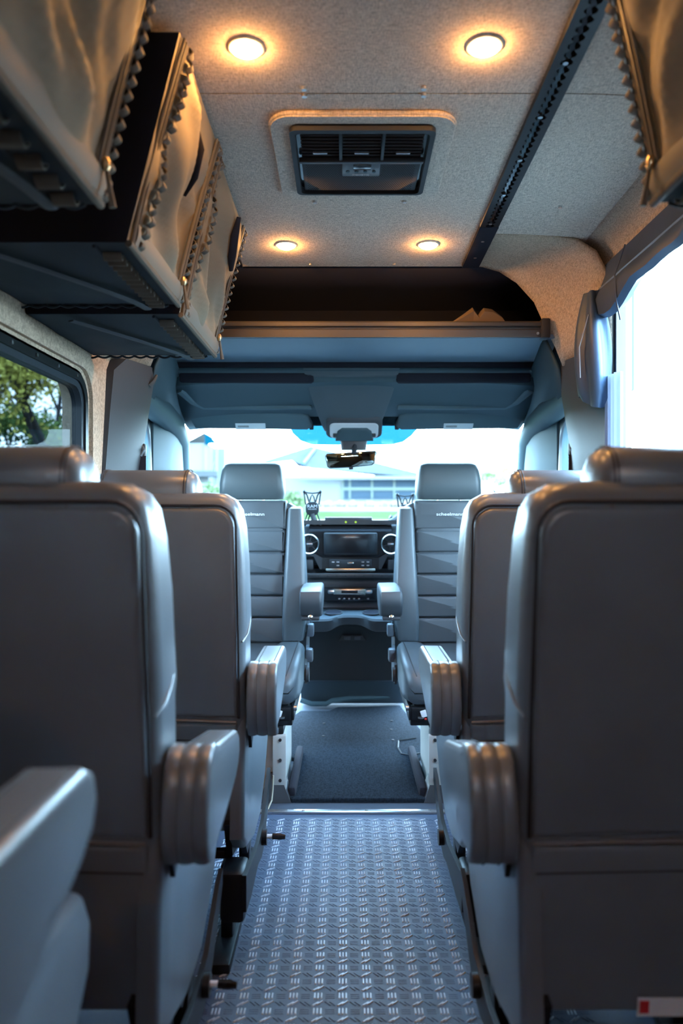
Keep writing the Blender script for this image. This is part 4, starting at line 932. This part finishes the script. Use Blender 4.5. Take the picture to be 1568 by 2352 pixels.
# ================================================================== OUTSIDE
tz_pts = [(-80, -.65), (5.5, -.65), (9, .25), (14, .92), (22, 1.10), (36, 1.27), (40, 1.32), (55, 1.85), (160, 4.5)]
def terr(y):
    for (a, za), (b, zb_) in zip(tz_pts, tz_pts[1:]):
        if y <= b: return za + (zb_ - za) * (y - a) / (b - a)
    return tz_pts[-1][1]
def strip(name, ya, yb, m, lab, cat, off=0):
    ys = [ya] + [p[0] for p in tz_pts if ya < p[0] < yb] + [yb]; mb = MB()
    mb.loft([[(x, y, terr(y) + off) for x in (-120, -40, 0, 40, 120)] for y in ys], closed=False)
    return struct(name, mb, m, lab, cat)
strip('ground', -80, 9, M_ground, 'pale gravel ground around the van', 'ground')
strip('lawn', 9, 22, M_grass, 'bright green lawn strip seen through the windscreen', 'lawn')
strip('road', 22, 36.5, M_road, 'pale road between lawn and boulders', 'road')
strip('ground', 36.5, 160, M_ground, 'pale ground behind the boulders, around the house', 'ground')
# boulders in a row
bx = [700, 727, 755, 783, 810, 848, 880, 908, 938, 965, 992]
names = ['first', 'second', 'third', 'fourth', 'fifth', 'sixth', 'seventh', 'eighth', 'ninth', 'tenth', 'eleventh']
for i, px in enumerate(bx):
    p = at(px, 1152, 39); mb = MB(); mb.sphere((0, 0, 0), .31, 8, (.95, .8, .80))
    mb.warp(lambda v: v * (1 + .18 * nz(v.x * 2.2 + i * 3, v.y * 2.2, v.z * 2.2)))
    o = tag(mb.build('boulder', M_boul, None, 60), 'tan boulder outside beyond the lawn, %s from the storage bag side' % names[i], 'boulder', 'row of boulders along the road')
    o.location = (p.x, 39 + .3 * nz(i, 9), terr(39) + .12); o.rotation_euler = (0, 0, i * 1.3)
# house
ho = thing('house', 'long pale house with grey roof and wide gridded window, beyond the boulders', 'house', (0, 55, terr(55)))
zz = lambda py: HC + (CY - py) / F * 55 - terr(55)
xx = lambda px: (px - CX) / F * 55
MB().box(((xx(640) + xx(1010)) / 2, 3, (zz(1095) - .6) / 2), (xx(1010) - xx(640), 6, zz(1095) + .6)).build('wall', M_hwall, ho)
mb = MB(); mb.add([(xx(672), -.6, zz(1060)), (xx(712), 1.5, zz(1020)), (xx(712), 5, zz(1020)), (xx(1010), -.6, zz(1100)), (xx(1010), 6.4, zz(1100)), (xx(560), 6.4, zz(1066)), (xx(560), 2.0, zz(1066)), (xx(672), 6.4, zz(1060)), (xx(715), -.7, zz(1078))],
                  [(0, 8, 1), (8, 3, 1), (3, 4, 2, 1), (4, 7, 2), (0, 1, 2, 7), (1, 6, 5, 2), (6, 1, 0)]); mb.build('roof', M_hroof, ho, 0)
MB().box(((xx(690) + xx(1010)) / 2, -.65, zz(1098)), (xx(1010) - xx(690), .12, .25)).build('fascia', M_hwall, ho)
wn = MB().box(((xx(787) + xx(956)) / 2, -.03, (zz(1100) + zz(1146)) / 2), (xx(956) - xx(787), .1, zz(1100) - zz(1146))).build('window', M_hglass, ho)
for px in (787, 803, 854, 905, 956): MB().box((xx(px), -.1, (zz(1100) + zz(1146)) / 2), (.14, .1, zz(1100) - zz(1146))).build('mullion', M_hframe, wn)
MB().box(((xx(787) + xx(956)) / 2, -.11, zz(1123)), (xx(956) - xx(787), .1, .22)).build('transom', M_hframe, wn)
mb = MB(); mb.tube([(xx(697), -.75, zz(1066)), (xx(722), 1.2, zz(1026))], .12, 4).build('blue_hip_flashing', mat('blue_trim', (.05, .13, .25), .6), ho)
# small tower building with teal gable
tw = thing('gabled_building', 'white building with a teal gable, beyond the lawn on the storage bag side', 'building', (0, 46, terr(46)))
zz = lambda py: HC + (CY - py) / F * 46 - terr(46)
xx = lambda px: (px - CX) / F * 46
MB().box(((xx(395) + xx(473)) / 2, 1.5, zz(1018) / 2), (xx(473) - xx(395), 3, zz(1018))).build('wall', M_hwall, tw)
mb = MB(); mb.add([(xx(395), -.2, zz(1035)), (xx(470), -.2, zz(994)), (xx(470), 3.4, zz(994)), (xx(395), 3.4, zz(1035)), (xx(395), -.2, zz(1018))], [(0, 1, 2, 3)]); mb.build('roof', M_hwall, tw, 0)
MB().prism([(xx(471), zz(994)), (xx(500), zz(1017)), (xx(500), zz(1021)), (xx(486), zz(1019)), (xx(472), zz(1023))], 'y', -.25, -.1).build('teal_gable_panel', M_teal, tw)
for px in (474, 498): MB().box((xx(px), .0, zz(1020) / 2), (.13 if px > 480 else .25, .25, zz(1020))).build('post', M_hwall, tw)
MB().box(((xx(440) + xx(500)) / 2, -.6, zz(1090)), (xx(500) - xx(440), 1.0, .35)).build('porch_roof', M_hroof, tw)
MB().box(((xx(474) + xx(500)) / 2, 2.9, zz(1020) / 2), (xx(500) - xx(474), .1, zz(1020))).build('rear_wall', M_hwall, tw)

# trees and shrubs
def leaves(mb, c, rad, n, size):
    for _ in range(n):
        d = Vector((random.gauss(0, 1), random.gauss(0, 1), random.gauss(0, 1))).normalized() * random.random() ** .4
        p = Vector(c) + Vector((d.x * rad[0], d.y * rad[1], d.z * rad[2]))
        a = Vector((random.uniform(-1, 1), random.uniform(-1, 1), random.uniform(-1, 1))).normalized() * size * random.uniform(.6, 1.3)
        b = a.orthogonal().normalized() * size * .6
        mb.add([p - a, p + b, p + a, p - b], [(0, 1, 2, 3)])
def branches(mb, p, d, L, r, depth, tips, spread=.55):
    q = p + d * L; mb.tube([p, p.lerp(q, .5) + Vector((nz(p.x, q.z), nz(p.y, q.x), 0)) * L * .12, q], [r, r * .8, r * .62], 5 if depth > 2 else 3, cap=False)
    tips.append(q)
    if depth == 0: return
    for _ in range(3 if depth > 1 else 4):
        nd = (d + Vector((random.gauss(0, spread), random.gauss(0, spread), random.gauss(0.08, spread * .7)))).normalized()
        branches(mb, p.lerp(q, random.uniform(.55, 1)), nd, L * random.uniform(.6, .82), r * .58, depth - 1, tips, spread)
def tree(lab, x, y, h, depth, leafm, nleaf, size, group='trees outside the windows', r=.11):
    t = thing('tree', lab, 'tree', (x, y, terr(y)), group=group)
    mb = MB(); tips = []; branches(mb, Vector((0, 0, -.1)), Vector((0, 0, 1)), h * .32, r, depth, tips)
    mb.build('trunk_and_branches', M_bark, t, 60)
    if nleaf:
        lf = MB()
        for q in tips: leaves(lf, q, (h * .10,) * 3, max(1, nleaf // len(tips)), size)
        o = lf.build('foliage', leafm, t, 0); o['kind'] = 'stuff'
    return t
tree('bare dark tree outside, at the rear part of the tinted window', -8.6, 17, 7.5, 6, None, 0, 0, r=.16)
tree('tall bare tree outside the tinted window, between the leafy ones', -6.9, 18, 7.0, 6, None, 0, 0, r=.12)
tree('yellow green leafy tree outside, near the front edge of the tinted window', -5.9, 15.0, 4.8, 4, M_leafy, 5200, .05)
tree('low green leafy tree outside the tinted window, below the bare tree', -6.9, 16, 3.4, 4, M_leafg, 3600, .055)
tree('yellow leafed tree outside, farthest back along the tinted window', -8.3, 15, 4.2, 4, M_leafy, 4200, .06)
tree('pale autumn tree beyond the windscreen, beside the curtain side headrest', 10.8, 48, 3.4, 4, M_leafo, 1600, .11)
tree('sparse green tree beyond the windscreen near the house end', 9.2, 47, 2.6, 4, M_leafg, 900, .10)
def shrub(lab, px, py_top, y, wpx, m):
    c = at(px, py_top, y); g = terr(y); h = c.z - g; wd = wpx / F * y / 2
    t = thing('shrub', lab, 'shrub', (c.x, y, g), group='shrubs in front of the van')
    lf = MB(); leaves(lf, (0, 0, h * .5), (wd, wd * .8, h * .55), 1500, .05); o = lf.build('foliage', m, t, 0); o['kind'] = 'stuff'
    MB().tube([(0, 0, -.05), (.02, 0, h * .5)], .03, 6).build('stem', M_bark, t)
M_shr = mat('pale_green_leaf', (0.0800, 0.1000, 0.0450), .8, spec=0.0)
shrub('green shrub beyond the windscreen, below the teal gabled building', 475, 1112, 14, 85, M_shr)
shrub('green shrub beyond the windscreen, between headrest and phone mount', 672, 1130, 15, 60, M_shr)
